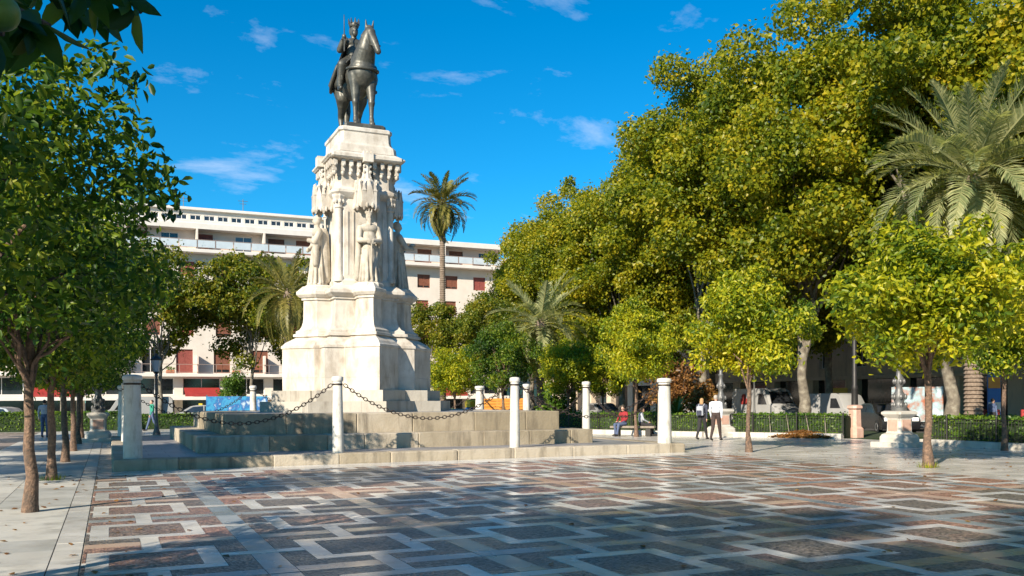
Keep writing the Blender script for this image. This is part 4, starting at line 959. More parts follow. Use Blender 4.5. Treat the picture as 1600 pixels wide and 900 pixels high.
# ================================================================== VEGETATION
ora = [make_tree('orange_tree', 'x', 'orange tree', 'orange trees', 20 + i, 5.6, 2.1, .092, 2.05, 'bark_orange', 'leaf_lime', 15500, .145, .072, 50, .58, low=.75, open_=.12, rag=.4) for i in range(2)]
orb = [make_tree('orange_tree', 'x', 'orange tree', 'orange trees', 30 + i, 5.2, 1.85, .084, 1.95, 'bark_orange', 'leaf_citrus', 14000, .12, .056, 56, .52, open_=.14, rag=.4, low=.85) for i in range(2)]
ora[0].location = (9.57, -15.77, 0); ora[0].scale = (1.1, 1.1, 1.03); ora[0]['label'] = 'yellow green orange tree nearest on the right, beside the pink lamp pedestal'
ora[1].location = (9.91, -8.82, 0); ora[1].rotation_euler.z = 1.2; ora[1].scale = (.9, .9, .97); ora[1]['label'] = 'yellow green orange tree right of the walking couple'
orb[0].location = (-9.22, -15.87, 0); orb[0].scale = (1.0, 1.0, 1.0); orb[0]['label'] = 'nearest orange tree of the left row, with a knobbly sunlit trunk'
orb[1].location = (-9.25, -9.82, 0); orb[1].rotation_euler.z = 2.0; orb[1].scale = (1.0, 1.0, 1.02); orb[1]['label'] = 'second orange tree of the left row, counted from the camera'
dup(ora[0], (17.2, -12.0, 0), 2.6, 'slender leaning orange tree in front of the right hedge, at the picture edge', (.85, .85, 1.03))
dup(ora[1], (13.0, 2.6, 0), .4, 'orange tree behind the right end of the platform, beside the seated people', (.9, .9, 1.02))
for k, (y, s) in enumerate(((-3.65, 1.0), (2.27, .98), (7.9, 1.0), (12.0, .97))):
    dup(orb[k % 2], (-9.24, y, 0), 1.3 * k + .5, ['third orange tree of the left row, counted from the camera', 'fourth orange tree of the left row, with a pale trunk foot', 'fifth orange tree of the left row', 'sixth and farthest orange tree of the left row'][k], (s * 1.05, s * 1.05, s))
for k, (x, y, s, lb) in enumerate(((10.2, 17.8, .85, 'small yellow green orange tree directly right of the pedestal base'), (12.0, 14.9, 1.05, 'dense orange tree behind the far right corner column'), (13.9, 10.7, .86, 'yellow green orange tree behind the right side columns'),
                                (9.8, -2.6, .001, ''), (18.2, 14.5, .8, 'orange tree among the plane trunks, left of the walking couple'))):
    if s > .1: dup((orb if k == 1 else ora)[k % 2], (x, y, 0), k * 1.1, lb, s if k != 1 else (1.05, 1.05, 1.1))
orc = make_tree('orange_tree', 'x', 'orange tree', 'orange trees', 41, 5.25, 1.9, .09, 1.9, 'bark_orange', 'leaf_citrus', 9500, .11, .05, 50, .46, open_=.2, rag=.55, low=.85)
orc.location = (-9.45, -21.9, 0); orc.rotation_euler.z = 1.0; tag(orc, 'ragged orange tree crown filling the left edge, its trunk out of the picture')
dup(orb[0], (-12.9, -11.2, 0), .8, 'orange tree of the second left row, outside the picture', 1.0)
dup(orb[1], (-12.6, -26.3, 0), 2.2, 'orange tree left of the camera, outside the picture', 1.05)  # unseen tree, added to throw shade over the left foreground
# plane trees: three crowns, many individuals
pla = [make_tree('plane_tree', 'x', 'plane tree', 'tall plane trees on the right', 54 + i, 20.5, 3.5, .27, 6.0, 'bark_plane', 'leaf_plane', 80000, .215, .17, 118, 1.3, open_=.03, low=.8, rag=.10) for i in range(3)]
plb = [make_tree('plane_tree', 'x', 'plane tree', 'smaller plane trees before the white building', 60 + i, 12.8, 3.7, .14, 4.3, 'bark_plane', 'leaf_plane_green', 19000, .22, .17, 50, .95, open_=.2, rag=.35) for i in range(2)]
spots_p = [(31.0, -10.0, 1.12, 'tall golden plane tree at the right picture edge behind the big palm'), (29.0, -.2, 1.17, 'tall golden plane tree left of the big palm'), (26.5, 7.0, 1.12, 'tall plane tree above the leaf heap'), (24.8, 14.0, 1.06, 'highest plane tree right of the middle, above the couple'),
           (23.4, 21.0, .88, 'plane tree left of the highest one in the right row'), (24.0, 29.0, .86, 'plane tree near the left end of the right row'), (24.6, 37.5, .80, 'leftmost and farthest plane tree of the right row'),
           (33.5, 2.0, 1.0, 'plane tree of the rear row on the right street'), (33.0, 24.0, 1.0, 'plane tree of the rear row near the building corner'), (34.0, 13.0, 1.0, 'plane tree of the rear row behind the delivery van'), (35.0, -8.5, 1.0, 'plane tree of the rear row at the right picture edge'), (34.0, 36.0, 1.0, 'farthest plane tree of the rear row')]
for k, (x, y, s, lb) in enumerate(spots_p):
    if k < 3: o = pla[k]; o.location = (x, y, 0); o.scale = (s, s, s); o.rotation_euler.z = k; o['label'] = lb
    else: dup(pla[k % 3], (x, y, 0), k * 1.37, lb, s)
sp_b = [(-4.9, 35.4, 1.0, 'leafy plane tree in front of the white building, left of the hoarding'), (1.2, 35.0, .98, 'plane tree with a thin pale trunk right of the blue hoarding'), (-11, 36.0, 1.15, 'plane tree behind the left row of orange trees'),
        (11.6, 26.5, .66, 'plane tree just right of the pedestal'), (15.4, 23.5, .70, 'golden green plane tree right of the tall palm'), (-18, 34.0, 1.15, 'plane tree at the far left behind the parked car'), (6.0, 40.0, 1.0, 'plane tree hidden partly by the pedestal'), (18.4, 30.5, .74, 'plane tree between the tall palm and the right row')]
for k, (x, y, s, lb) in enumerate(sp_b):
    if k < 2: o = plb[k]; o.location = (x, y, 0); o.scale = (s, s, s); o['label'] = lb
    else: dup(plb[k % 2], (x, y, 0), k * 1.1, lb, s)
for k, (x, y) in enumerate(((-20.5, -12.0), (-20.5, -1.5), (-20, 8))): dup(plb[k % 2], (x, y, 0), k * 1.7, ['plane tree left of the picture, nearest', 'plane tree left of the picture, middle one', 'plane tree left of the picture, farthest'][k], .88)
# the trees behind the photographer whose shade lies over the foreground
for k, (x, y, s) in enumerate(((-25.5, -38.5, .80), (-20.5, -42.3, .84), (-13.0, -42.6, .88), (-4.5, -43.5, .9), (4.5, -45.5, .9))):
    dup(pla[k % 3], (x, y, 0), k * 2.1 + .4, ['plane tree behind the camera, leftmost of the row', 'plane tree behind the camera, second from left', 'plane tree behind the camera, middle one', 'plane tree behind the camera, second from right', 'plane tree behind the camera, rightmost of the row'][k], s)
# palms
make_palm('palm_tree', 'large feathery date palm with a thick ringed trunk on the right', (23.5, -5.9, 0), 9.9, .36, .30, 88, 4.7, 'leaf_palm', 1, ll=.85, lw=.06, nl=62, lo=-.95, group='palms')
make_palm('palm_tree', 'tall slender palm right of the pedestal rising above the white building', (14.3, 31.2, 0), 15.6, .24, .19, 60, 2.75, 'leaf_palm_gold', 2, ll=.5, lw=.06, nl=36, lo=-1.0, group='palms')
make_palm('palm_tree', 'low palm with grey green fronds among the trees right of the pedestal', (14.7, 15.6, 0), 5.5, .26, .24, 46, 3.4, 'leaf_palm', 3, ll=.6, lw=.06, nl=42, lo=-.8, group='palms')
make_palm('palm_tree', 'palm half hidden behind the left side of the pedestal', (2.1, 25.7, 0), 7.8, .28, .24, 42, 3.6, 'leaf_palm_gold', 4, ll=.5, lw=.05, nl=34, lo=-1.0, group='palms')
ag = thing('cycad', 'spiky sunlit cycad behind the hedge left of the walking couple', 'plant', (17.8, 6.5, 0))
MB().lathe([(.25, 0), (.3, .4), (.2, .8)], 10).build('stem', 'bark_palm', ag)
rg = np.random.default_rng(4)
for i in range(34):
    az = i * 2.4; el = .15 + 1.1 * rg.random(); Lb = 1.5 + .5 * rg.random(); mb = MB(); rs = []
    for u in np.linspace(0, 1, 6):
        w = .06 * (math.sin(PI * min(.95, .15 + .8 * u))) + .004; rr = Lb * u * math.cos(el - .7 * u * u); zz = .75 + Lb * u * math.sin(el - .55 * u * u)
        c, s = math.cos(az), math.sin(az); rs.append([(rr * c - s * w, rr * s + c * w, zz), (rr * c, rr * s, zz - .02), (rr * c + s * w, rr * s - c * w, zz)])
    mb.rings(rs, cap=False, closed=False).build('blade', 'leaf_agave', ag)
for k, (x, y, r_, n, lb) in enumerate(((19.2, 9.0, 1.5, 2600, 'rust brown shrub behind the cycad'), (19.0, 5.6, 1.0, 1500, 'rust orange shrub beside the ornate lamp'), (14.2, 12.5, 1.0, 1700, 'low green shrub behind the hedge'))):
    t = thing('shrub', lb, 'shrub', (x, y, 0), 0, 'shrubs behind the hedge'); rng = np.random.default_rng(90 + k)
    c = rng.normal(size=(14, 3)) * np.array([.45, .45, .4]) * r_ + np.array([0, 0, r_ * 1.5]); V, F = leaves(rng, c, np.full(14, .42 * r_), n, .2, .13); mb = MB()
    for q in c[:7]: mb.tube(limb_path(rng, (0, 0, 0), q, 4, .1), [.04, .035, .03, .02, .01], 5)
    mb.build('stem', 'bark_dark', t); link('foliage', raw_mesh('foliage', V, F), 'leaf_rust' if k < 2 else 'leaf_hedge', t)
# near orange tree whose branch hangs into the upper left corner
nr = thing('orange_tree', 'branch of a near orange tree with big leaves hanging into the upper left corner', 'orange tree', (-9.3, -28.0, 0), 0, 'orange trees')
rng = np.random.default_rng(77); mb = MB()
mb.tube([(0, 0, -.05), (.02, 0, .3), (0, .03, 1.2), (.03, 0, 2.3), (0, 0, 3.2)], [.17, .13, .115, .10, .06], 10)
tips = []
NEAR = [([(0.76, -0.83, 2.59), (0.87, -0.77, 2.59), (0.99, -0.72, 2.62), (1.11, -0.66, 2.68), (1.2, -0.65, 2.68), (1.25, -0.61, 2.65)], 26, 0.1), ([(0.76, -0.83, 2.56), (0.86, -0.88, 2.52), (0.94, -0.86, 2.53), (1.01, -0.84, 2.51), (1.05, -0.8, 2.51)], 28, 0.105), ([(0.76, -0.94, 2.46), (0.84, -0.98, 2.43), (0.92, -1.02, 2.41), (0.98, -1.04, 2.39)], 18, 0.1), ([(0.78, -0.51, 2.7), (0.94, -0.48, 2.75), (1.06, -0.47, 2.72), (1.14, -0.45, 2.71)], 26, 0.095)]
FRUIT = (0.98, -1.1, 2.41)
# sprays given in world coordinates relative to the tree foot
def spray(pts, nl, sz):
    pts = [Vector((0, 0, 2.1)), Vector((.08, -.1, 2.45))] + [Vector(p) for p in pts]; mb.tube(pts, [.022 * (1 - .75 * i / (len(pts) - 1)) for i in range(len(pts))], 5)
    for i in range(nl):
        u = .4 + .6 * (i + rng.random() * .5) / nl; k = min(len(pts) - 2, int(u * (len(pts) - 1))); p = pts[k].lerp(pts[k + 1], u * (len(pts) - 1) - k)
        d = Vector((rng.normal(), rng.normal(), -.75 + .4 * rng.normal())).normalized(); tips.append((p, d, sz * (.75 + .5 * rng.random())))
for q in NEAR: spray(*q)
for i in range(10):
    a = 2 * PI * i / 10 + .3
    e = (1.1 * math.cos(a) - .9, 1.1 * math.sin(a) - .7, 3.3 + rng.random() * 1.2); mb.tube(limb_path(rng, (0, 0, 2.2), e, 4, .1), [.05, .04, .03, .02, .012], 5)
soft(mb.build('trunk', 'bark_orange', nr), 60)
lv = MB()
for p, d, L_ in tips:          # each big leaf: a curved, folded blade of eight faces
    s = d.cross(Vector((rng.normal(), rng.normal(), rng.normal()))).normalized(); n = s.cross(d); W = L_ * .24; rs = []
    for u, w in ((0, .05), (.2, .7), (.45, 1), (.72, .72), (1, .03)):
        c = p + d * (L_ * u + .01) - Vector((0, 0, .10 * L_ * u * u)) ; rs.append([c + s * W * w + n * W * w * .3, c, c - s * W * w + n * W * w * .3])
    lv.rings(rs, cap=False, closed=False)
o = lv.build('branch_leaves', 'leaf_citrus', nr, True)
cs = np.array([(1.1 * math.cos(a) - 1.0, 1.1 * math.sin(a) - .8, 3.4 + 1.1 * rng.random()) for a in np.linspace(0, 6.28, 16)])
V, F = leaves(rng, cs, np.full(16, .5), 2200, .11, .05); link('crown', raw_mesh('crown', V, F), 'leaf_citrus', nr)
MB().sphere((0, 0, 0), .036, 14, 10).build('orange', 'orange_fruit', nr, True, FRUIT)
# ================================================================== PEOPLE
def person(label, loc, rz, mats, pose, H=1.75, hair=True):
    """facing -Y at rz 0; mats = skin, hair, top, trousers, shoes"""
    t = thing('person', label, 'person', loc, rz); k = H / 1.75; pr = []
    if pose in ('walk', 'stand'):
        st = .24 if pose == 'walk' else .04
        hip = .93; tor = [ell((0, 0, 1.02), (.17, .12, .13), 3), ell((0, .01, 1.18), (.165, .115, .2), 2), ell((0, .01, 1.36), (.19, .125, .15), 2), cap_((-.15, .01, 1.43), .07, (.15, .01, 1.43), .07, 2)]
        legs = []
        for s, f in ((-1, st), (1, -st)):
            kn = (.095 * s, -f * .55 - (.05 if f < 0 else .0), .50); an = (.09 * s, -f * 1.15 + (.0 if f > 0 else .06), .10 if f > 0 else .14)
            legs += [cap_((.095 * s, 0, hip), .095, kn, .068, 3), cap_(kn, .066, an, .048, 3), cap_((an[0], an[1] + .02, an[2] - .045), .045, (an[0], an[1] - .16, .04), .038, 4)]
            sh = (.2 * s, .01, 1.42); el_ = (.255 * s, .02 + f * .35, 1.14); wr = (.25 * s, -.05 + f * .65, .90)
            legs += [cap_(sh, .058, el_, .046, 2), cap_(el_, .044, wr, .033, 2 if mats[5] else 0), ell((wr[0], wr[1] - .01, .84), (.025, .042, .055), 0)]
            for j in range(4): legs.append(cap_((wr[0], wr[1] - .045 + j * .02, .80), .0095, (wr[0] - .01 * s, wr[1] - .055 + j * .02, .735 + .008 * abs(j - 1.5)), .008, 0))
            legs.append(cap_((wr[0], wr[1] - .05, .85), .011, (wr[0] - .015 * s, wr[1] - .085, .80), .009, 0))
        pr = tor + legs; hz = 1.62; hy = 0
    else:   # seated, on a 0.45 m seat
        pr = [ell((0, 0, .58), (.18, .15, .13), 3), ell((0, .03, .80), (.175, .13, .2), 2), ell((0, .02, .98), (.195, .13, .15), 2), cap_((-.15, .02, 1.04), .07, (.15, .02, 1.04), .07, 2)]
        for s in (-1, 1):
            kn = (.12 * s, -.45, .52); an = (.11 * s, -.42 - .12 * (s > 0), .10)
            pr += [cap_((.1 * s, 0, .56), .095, kn, .07, 3), cap_(kn, .066, an, .048, 3), cap_((an[0], an[1] + .02, .06), .045, (an[0], an[1] - .17, .04), .038, 4),
                   cap_((.2 * s, .02, 1.03), .058, (.27 * s, -.08, .78), .046, 2), cap_((.27 * s, -.08, .78), .044, (.12 * s, -.3, .66), .033, 2), ell((.10 * s, -.34, .65), (.045, .05, .03), 0)]
            for j in range(4): pr.append(cap_((.07 * s + j * .02 * s, -.37, .65), .0095, (.06 * s + j * .02 * s, -.43, .635), .008, 0))
            pr.append(cap_((.07 * s, -.33, .66), .011, (.03 * s, -.37, .66), .009, 0))
        hz = 1.24; hy = -.03
    pr += [cap_((0, hy + .015, hz - .16), .052, (0, hy, hz - .06), .05, 0), ell((0, hy - .005, hz), (.073, .092, .112), 0), ell((0, hy - .095, hz - .01), (.013, .02, .022), 0), ell((.074, hy, hz - .01), (.012, .02, .03), 0), ell((-.074, hy, hz - .01), (.012, .02, .03), 0),
           ell((0, hy - .07, hz - .075), (.035, .03, .03), 0), ell((0, hy + .02, hz + .035), (.083, .093, .095), 1)]
    if hair == 'long': pr += [ell((0, hy + .05, hz - .05), (.085, .065, .12), 1)]
    o = blob('body', pr, .0125, [m for m in mats[:5]], t, 2); o.scale = (k, k, k)
    eyes = MB()
    for s in (-1, 1): eyes.sphere((.028 * s * k, (hy - .083) * k, (hz + .01) * k), .011 * k, 6, 4)
    eyes.build('eyes', 'shoe', o if False else t)
    return t
p1 = person('person in a dark jacket with a backpack, left of the walking couple', (13.65, -1.31, 0), R(120), ['skin', 'hair_blond', 'jacket_navy', 'trousers_dark', 'shoe', 1], 'walk', 1.68, 'long')
bp = thing('backpack', 'striped grey backpack worn by the person in the dark jacket', 'backpack', (13.65, -1.31, 0), R(120))
soft(MB().bbox(-.14, .14, .12, .27, .98, 1.36, .04).build('bag', 'shirt_grey', bp), 30); MB().bbox(-.10, .10, .265, .31, 1.0, 1.18, .02).build('pocket', 'jacket_navy', bp)
for s in (-1, 1): MB().tube([(.10 * s, .14, 1.34), (.11 * s, .02, 1.44), (.11 * s, -.11, 1.38), (.12 * s, -.1, 1.15), (.12 * s, .12, 1.02)], .018, 5).build('strap', 'shirt_grey', bp)
person('person in a white shirt and dark trousers walking beside the pink lamp pedestal', (13.55, -2.35, 0), R(125), ['skin', 'hair_grey', 'shirt_white', 'trousers_brown', 'shoe', 1], 'walk', 1.80)
person('person in a red jacket sitting in front of the hedge', (12.9, 3.5, 0), R(-75), ['skin', 'hair_dark', 'jacket_red', 'jeans', 'shoe', 1], 'sit', 1.72)
person('person in grey sitting beside the person in red, behind the tree trunk', (13.5, 2.95, 0), R(60), ['skin', 'hair_blond', 'shirt_grey', 'trousers_dark', 'shoe', 1], 'sit', 1.65, 'long')
person('person in a grey top standing beyond the left tree row', (-10.85, 15.4, 0), R(170), ['skin', 'hair_dark', 'shirt_grey', 'jeans', 'shoe', 1], 'stand', 1.76)
person('person in a green top walking past the white taxi', (-5.95, 23.2, 0), R(-70), ['skin', 'hair_dark', 'shirt_green', 'jeans', 'shoe', 1], 'walk', 1.74)
bc = thing('bench', 'low backless dark bench under the seated people', 'bench', (13.2, 3.2, 0), R(-42))
MB().bbox(-1.0, 1.0, -.25, .25, .36, .45, .02).build('seat', 'wood_grey', bc)
for s in (-.7, .7): MB().bbox(s - .12, s + .12, -.2, .2, 0, .365, .02).build('leg', 'iron', bc)
# ================================================================== VEHICLES
def vehicle(name, label, cat, loc, rz, paint, prof, W, wheels, glass, wr=.33, extra=None, rear_lamps=True):
    """prof: side outline (x forward, z) clockwise from rear bottom; glass: list of (x0,z0,x1,z1..) side window polygons"""
    t = thing(name, label, cat, loc, rz); n = len(prof); hw = W / 2
    cx = sum(p[0] for p in prof) / n; zmax = max(p[1] for p in prof)
    def half(p, f): # tumblehome
        return hw * f - .10 * max(0, (p[1] - .85)) / max(.1, zmax - .85)
    mbv = MB(); ring = []
    for y_, ins in ((-1, .06), (-1, 0), (1, 0), (1, .06)):
        ring.append([(cx + (p[0] - cx) * (1 - ins * .5), y_ * (half(p, 1) - (0 if ins else .07)) if not ins else y_ * half(p, 1), p[1] - ins * .3 * (p[1] - .6)) for p in prof])
    order = [ring[0], ring[1], ring[2], ring[3]]
    order[0], order[1] = ring[0], ring[1]
    mbv.rings([ring[0], [(p[0], -half(p, 1) + .07, p[1]) for p in prof] if False else ring[1], ring[2], ring[3]]) if False else mbv.rings(
        [[(cx + (p[0] - cx) * .985, -half(p, 1), p[1] - .02) for p in prof], [(p[0], -half(p, 1) + .06, p[1]) for p in prof], [(p[0], half(p, 1) - .06, p[1]) for p in prof], [(cx + (p[0] - cx) * .985, half(p, 1), p[1] - .02) for p in prof]])
    body = mbv.build('body', paint, t); soft(body, 35)
    for poly in glass:
        for s in (-1, 1):
            a = [(x, s * (half((x, z), 1) + .006), z) for x, z in poly]; b = [(x, s * (half((x, z), 1) - .03), z) for x, z in poly]
            if s > 0: a, b = b, a
            MB().rings([a, b]).build('side_window', 'glass_dark', t)
    for x in wheels:
        for s in (-1, 1):
            def rg_(r, y): return [(x + r * math.cos(q * PI / 10), s * y, wr + r * math.sin(q * PI / 10)) for q in range(20)]
            w = MB().rings([rg_(wr * .8, hw - .2), rg_(wr, hw - .18), rg_(wr, hw + .005), rg_(wr * .66, hw + .02)]).build('wheel', 'tyre', t)
            MB().rings([rg_(wr * .64, hw - .02), rg_(wr * .6, hw + .026), rg_(wr * .15, hw + .012)]).build('rim', 'rim', w)
    x0 = min(p[0] for p in prof); x1 = max(p[0] for p in prof)
    for s in (-1, 1):
        MB().bbox(x1 - .12, x1 + .012, min(s * hw * .9, s * hw * .55), max(s * hw * .9, s * hw * .55), .62, .80, .02).build('headlight', 'lamp_lens', t)
        MB().bbox(x0 - .012, x0 + .1, min(s * hw * .92, s * hw * .74), max(s * hw * .92, s * hw * .74), .72, 1.0, .02).build('tail_lamp', 'tail_red', t)
    MB().box(x1 - .05, x1 + .016, -.26, .26, .42, .53).build('number_plate', 'frame_white', t)
    if extra: extra(t, hw, x0, x1)
    return t
car_p = [(-2.1, .25), (-2.15, .6), (-2.1, .95), (-1.75, 1.02), (-1.35, 1.40), (-.9, 1.48), (.1, 1.48), (.45, 1.42), (1.15, 1.0), (1.95, .86), (2.15, .68), (2.18, .4), (2.1, .22)]
car_g = [[(-1.5, 1.04), (-1.2, 1.36), (-.4, 1.42), (-.4, 1.02)], [(-.32, 1.02), (-.32, 1.42), (.32, 1.37), (.95, 1.0)]]
def scr(t, hw, x0, x1): MB().rings([[(.52, -hw * .72, 1.395), (1.12, -hw * .86, 1.03), (1.12, hw * .86, 1.03), (.52, hw * .72, 1.395)], [(.54, -hw * .72, 1.415), (1.14, -hw * .86, 1.05), (1.14, hw * .86, 1.05), (.54, hw * .72, 1.415)]]).build('windscreen', 'glass_dark', t)
van_p = [(-2.6, .3), (-2.65, .8), (-2.6, 2.2), (-2.4, 2.42), (.9, 2.42), (1.35, 2.25), (1.85, 1.4), (2.5, 1.1), (2.65, .8), (2.65, .3)]
van_g = [[(.55, 1.35), (.55, 2.05), (1.1, 2.05), (1.55, 1.35)]]
def vscr(t, hw, x0, x1): MB().rings([[(1.40, -hw * .7, 2.17), (1.86, -hw * .82, 1.42), (1.86, hw * .82, 1.42), (1.40, hw * .7, 2.17)], [(1.43, -hw * .7, 2.19), (1.89, -hw * .82, 1.44), (1.89, hw * .82, 1.44), (1.43, hw * .7, 2.19)]]).build('windscreen', 'glass_dark', t)
def van_logo(t, hw, x0, x1):
    vscr(t, hw, x0, x1)
    for s in (-1, 1):
        y = s * (hw - .05)
        mb = MB().box(-1.5, -.75, min(y, y + s * .02), max(y, y + s * .02), 1.35, 1.75); mb.rings([[(-1.12 + .25 * math.cos(a), y + s * .0, 1.85 + .2 * math.sin(a)) for a in np.linspace(0, 6.28, 13)[:-1]], [(-1.12 + .25 * math.cos(a), y + s * .022, 1.85 + .2 * math.sin(a)) for a in np.linspace(0, 6.28, 13)[:-1]]]); mb.build('logo', 'red_cloth', t)
        MB().box(-2.3, .3, min(s * (hw + .0), s * (hw + .018)), max(s * hw, s * (hw + .018)), .55, .72).build('stripe', 'red_cloth', t)
def taxi_x(t, hw, x0, x1):
    scr(t, hw, x0, x1); MB().bbox(-.25, .0, -.2, .2, 1.48, 1.6, .02).build('roof_sign', 'yellow_paint', t)
    for s in (-1, 1): y = s * (hw + .004); MB().rings([[(-.5, y, .45), (-.2, y, .45), (.35, y, .92), (.05, y, .92)], [(-.5, y - s * .02, .45), (-.2, y - s * .02, .45), (.35, y - s * .02, .92), (.05, y - s * .02, .92)]]).build('door_stripe', 'yellow_paint', t)
vehicle('delivery_van', 'white delivery van with a red logo parked on the right street', 'van', (31.9, 16.6, -.1), R(-96), 'car_white', van_p, 2.0, (-1.6, 1.65), van_g, .36, van_logo)
vehicle('parked_van', 'white van in the shade right of the delivery van', 'van', (31.6, 9.9, -.1), R(-92), 'car_white', [(x * .85, z * .82 + .05) for x, z in van_p], 1.85, (-1.4, 1.4), [[(x * .85, z * .82 + .05) for x, z in van_g[0]]], .33)
vehicle('parked_car', 'black car with pale bumper seen through the gap in the hedges', 'car', (27.6, 2.4, -.1), R(-118), 'car_black', car_p, 1.8, (-1.35, 1.35), car_g, .33, scr)
vehicle('taxi', 'white taxi with a yellow stripe behind the left side of the platform', 'taxi', (-2.6, 33.0, -.1), R(172), 'car_white', car_p, 1.8, (-1.35, 1.35), car_g, .33, taxi_x)
vehicle('parked_car', 'silver car at the left picture edge', 'car', (-14.4, 27.6, -.1), R(160), 'car_silver', car_p, 1.8, (-1.35, 1.35), car_g, .33, scr)
vehicle('parked_car', 'silver car under the trees behind the right columns', 'car', (23.5, 24.0, -.1), R(-92), 'car_silver', car_p, 1.8, (-1.35, 1.35), car_g, .33, scr)
vehicle('parked_car', 'white car under the trees behind the cycad', 'car', (29.5, 22.0, -.1), R(-92), 'car_white', car_p, 1.8, (-1.35, 1.35), car_g, .33, scr)
vehicle('parked_van', 'white van on the street beyond the left hedge', 'van', (-6.4, 36.5, -.1), R(178), 'car_white', [(x * .9, z * .85 + .03) for x, z in van_p], 1.85, (-1.5, 1.5), [[(x * .9, z * .85 + .03) for x, z in van_g[0]]], .33)
def scooter(label, loc, rz):
    t = thing('scooter', label, 'scooter', loc, rz, 'red scooters')
    for x in (-.6, .62):
        def rg_(r, y): return [(x + r * math.cos(q * PI / 8), y, .24 + r * math.sin(q * PI / 8)) for q in range(16)]
        MB().rings([rg_(.17, -.05), rg_(.24, -.04), rg_(.24, .04), rg_(.17, .05)]).build('wheel', 'tyre', t)
    pr = [cap_((-.65, 0, .62), .17, (-.1, 0, .66), .13), cap_((-.1, 0, .34), .10, (.32, 0, .32), .10), cap_((.36, 0, .35), .10, (.50, 0, .92), .09), cap_((-.55, 0, .45), .16, (-.2, 0, .40), .12), ell((.62, 0, .5), (.2, .09, .06))]
    blob('body', pr, .03, ['red_cloth'], t, 2)
    soft(MB().bbox(-.72, .0, -.15, .15, .77, .86, .03).build('seat', 'tyre', t), 30); soft(MB().bbox(-1.05, -.68, -.2, .2, .8, 1.15, .04).build('top_box', 'red_cloth', t), 30)
    MB().tube([(.46, -.3, 1.05), (.5, 0, 1.0), (.46, .3, 1.05)], .02, 6).sphere((.58, 0, .95), (.07, .08, .07), 8, 5).build('handlebar', 'iron', t)
    return t
for k, (x, y) in enumerate(((31.3, .2), (31.0, -1.0), (31.6, -2.4))): scooter(['red delivery scooter nearest the white awning pier', 'red delivery scooter in the middle of the three', 'red delivery scooter on the right of the three'][k], (x, y, -.1), R(200 + 12 * k))
person('person in a blue top bending near the red scooters', (30.2, -1.6, -.1), R(80), ['skin', 'hair_dark', 'jeans', 'trousers_dark', 'shoe', 1], 'stand', 1.7)
# hoardings, kiosk, sign, leaf heap
hb = thing('hoarding', 'blue and white printed hoarding board left of the pedestal', 'hoarding', (-.6, 29.0, -.1), R(-6))
MB().box(-1.9, 1.9, -.05, .05, .15, 2.05).build('printed_face', 'board_blue', hb)
for x in (-1.85, 0, 1.85): MB().box(x - .05, x + .05, .05, .12, 0, 2.15).build('post', 'grey_iron', hb)
t = thing('shrub', 'bright green bush above the blue hoarding', 'shrub', (-.6, 30.4, 0)); rng = np.random.default_rng(9)
c = rng.normal(size=(12, 3)) * np.array([.6, .5, .35]) + np.array([0, 0, 2.4]); V, F = leaves(rng, c, np.full(12, .5), 2600, .16, .09); link('foliage', raw_mesh('foliage', V, F), 'leaf_hedge', t)
MB().tube([(0, 0, -.1), (.05, 0, 1.2), (0, 0, 2.3)], [.09, .07, .04], 6).build('stem', 'bark_dark', t)
kb = thing('site_barrier', 'orange slatted barrier behind the far right corner of the platform', 'barrier', (15.6, 22.6, -.1), R(-20))
for i in range(9): MB().box(-1.5, 1.5, -.02, .02, .15 + i * .19, .31 + i * .19).build('slat', 'orange_paint', kb)
for x in (-1.5, 0, 1.5): MB().box(x - .04, x + .04, .02, .09, 0, 1.95).build('post', 'grey_iron', kb)
kk = thing('litter_bin', 'blue container with a yellow lid behind the far white columns', 'bin', (12.7, 21.2, -.1))
soft(MB().bbox(-.4, .4, -.35, .35, .1, 1.3, .06).build('body', 'blue_paint', kk), 30); soft(MB().bbox(-.44, .44, -.4, .4, 1.29, 1.75, .1).build('lid', 'yellow_paint', kk), 30)
for x in (-.3, .3): MB().lathe([(.08, 0), (.09, .06), (.08, .12)], 10, (x, 0)).build('wheel', 'tyre', kk)
sg = thing('advert_pillar', 'tall blue and orange advertising panel by the thick palm trunk', 'sign', (32.39, 0.02, -.1), R(-35))
MB().box(-.3, .3, -.06, .06, .3, 3.0).build('panel', 'blue_paint', sg); MB().box(-.28, .28, -.075, -.05, 2.2, 2.75).build('orange_field', 'orange_paint', sg); MB().box(-.28, .28, -.076, -.05, 1.0, 1.5).build('white_field', 'frame_white', sg)
for x in (-.3, .3): MB().box(x - .04, x + .04, -.04, .04, 0, .3).build('post', 'grey_iron', sg)
sg = thing('poster_board', 'pale printed poster board between the lamp pedestal and the near orange tree', 'sign', (30.0, 2.6, -.1), R(-70))
MB().box(-1.3, 1.3, -.05, .05, .5, 2.3).build('poster', 'board_face', sg)
for x in (-1.2, 1.2): MB().box(x - .04, x + .04, .05, .12, 0, 2.35).build('post', 'grey_iron', sg)
lh = thing('leaf_heap', 'heap of fallen orange leaves against the hedge left of the mast', 'leaf heap', (18.3, -1.9, 0)); rng = np.random.default_rng(8)
n = 2600; a = rng.random(n) * 2 * PI; rr = rng.random(n) ** .6; al = R(-59)
ux, uy = rr * np.cos(a) * 1.5, rr * np.sin(a) * .45
P = np.stack([ux * math.cos(al) - uy * math.sin(al) , ux * math.sin(al) + uy * math.cos(al), .02 + .24 * (1 - rr) + rng.random(n) * .04], 1)
nn = rng.normal(size=(n, 3)) * .6 + [0, 0, .8]; nn /= np.linalg.norm(nn, axis=1)[:, None]; tt = rng.normal(size=(n, 3)); tt -= nn * (tt * nn).sum(1)[:, None]; tt /= np.linalg.norm(tt, axis=1)[:, None]; bb = np.cross(nn, tt); l = .06 + .05 * rng.random((n, 1))
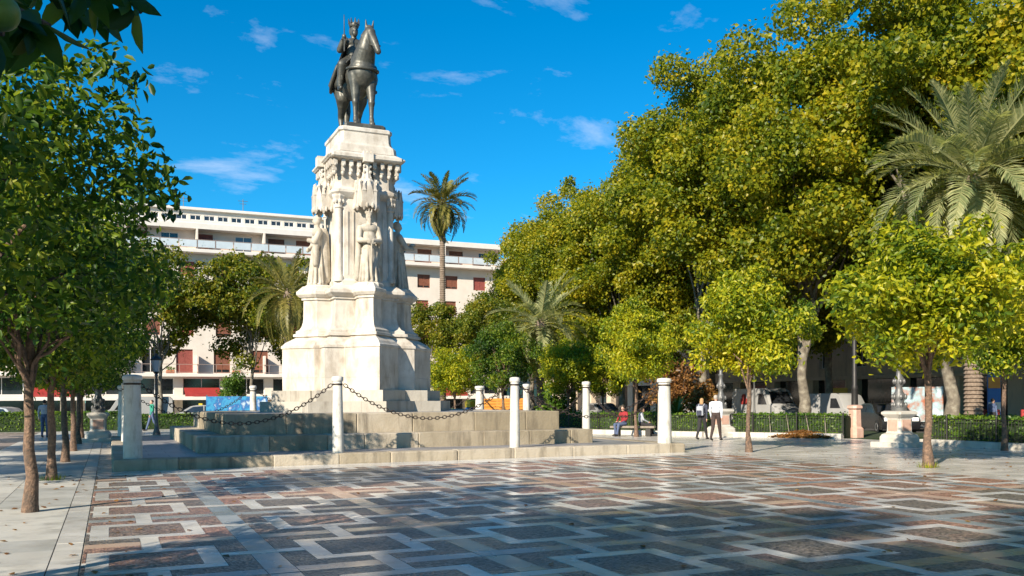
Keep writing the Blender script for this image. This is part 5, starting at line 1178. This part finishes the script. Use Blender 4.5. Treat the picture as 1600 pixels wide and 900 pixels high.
V = np.stack([P - tt * l, P + bb * l * .7, P + tt * l, P - bb * l * .7], 1).reshape(-1, 3); i = np.arange(n)[:, None] * 4; F = np.concatenate([i + [0, 2, 1], i + [0, 3, 2]], 1).reshape(-1, 3)
o = link('fallen_leaves', raw_mesh('fallen_leaves', V, F), 'leaf_rust', lh); o['kind'] = 'stuff'
for k, (u, ln_) in enumerate(((-1.3, .5), (-.5, .62), (.35, .7), (1.0, .4))):
    b0 = Vector((u * math.cos(al), u * math.sin(al), 0)); q = Vector((math.sin(al), -math.cos(al), 0))
    o = MB().tube([b0 + q * .1 + Vector((0, 0, .03)), b0 - q * .32 - Vector((.3 * ln_, -.3 * ln_, 0)) + Vector((0, 0, .95))], [.018, .014], 6).build('wooden_stake', 'wood_grey'); o.location = (18.3, -1.9, 0)
    tag(o, ['leftmost thin wooden stake leaning on the fence over the leaf heap', 'second thin wooden stake from left leaning over the leaf heap', 'third thin wooden stake from left leaning over the leaf heap', 'rightmost thin wooden stake at the leaf heap'][k], 'stake', 'stakes at the leaf heap')
# grass tufts at trunk feet
for k, (x, y, lb) in enumerate(((9.57, -15.77, 'tuft of weeds round the foot of the nearest right orange tree'), (-9.25, -9.82, 'tuft of weeds at the foot of the second left orange tree'))):
    rng = np.random.default_rng(k); mb = MB()
    for i in range(90):
        a = rng.random() * 6.28; r0 = .14 + .12 * rng.random(); h = .05 + .12 * rng.random(); c, s = math.cos(a), math.sin(a)
        mb.add([(r0 * c - s * .008, r0 * s + c * .008, 0), (r0 * c + s * .008, r0 * s - c * .008, 0), ((r0 + .05) * c, (r0 + .05) * s, h)], [(0, 1, 2)])
    o = mb.build('weeds', 'leaf_lime'); o.location = (x, y, 0); tag(o, lb, 'grass', kind='stuff')

lf = None; rng = np.random.default_rng(12); n = 420
P = np.stack([rng.uniform(-11, 18, n), rng.uniform(-26, -8.6, n), np.full(n, .008)], 1); P[:150, 0] = rng.normal(-9, 1.6, 150); P[150:230] = np.stack([rng.normal(10, 2, 80), rng.normal(-14, 3.5, 80), np.full(80, .008)], 1)
nn = rng.normal(size=(n, 3)) * .18 + [0, 0, 1]; nn /= np.linalg.norm(nn, axis=1)[:, None]; tt = rng.normal(size=(n, 3)); tt -= nn * (tt * nn).sum(1)[:, None]; tt /= np.linalg.norm(tt, axis=1)[:, None]; bb = np.cross(nn, tt); l = .03 + .035 * rng.random((n, 1))
V = np.stack([P - tt * l, P + bb * l * .6 + nn * .008, P + tt * l, P - bb * l * .6 + nn * .008], 1).reshape(-1, 3); i = np.arange(n)[:, None] * 4; F = np.concatenate([i + [0, 2, 1], i + [0, 3, 2]], 1).reshape(-1, 3)
tag(link('fallen_leaves', raw_mesh('fallen_leaves', V, F), 'leaf_rust'), 'dry leaves scattered over the patterned paving', 'leaves', kind='stuff')
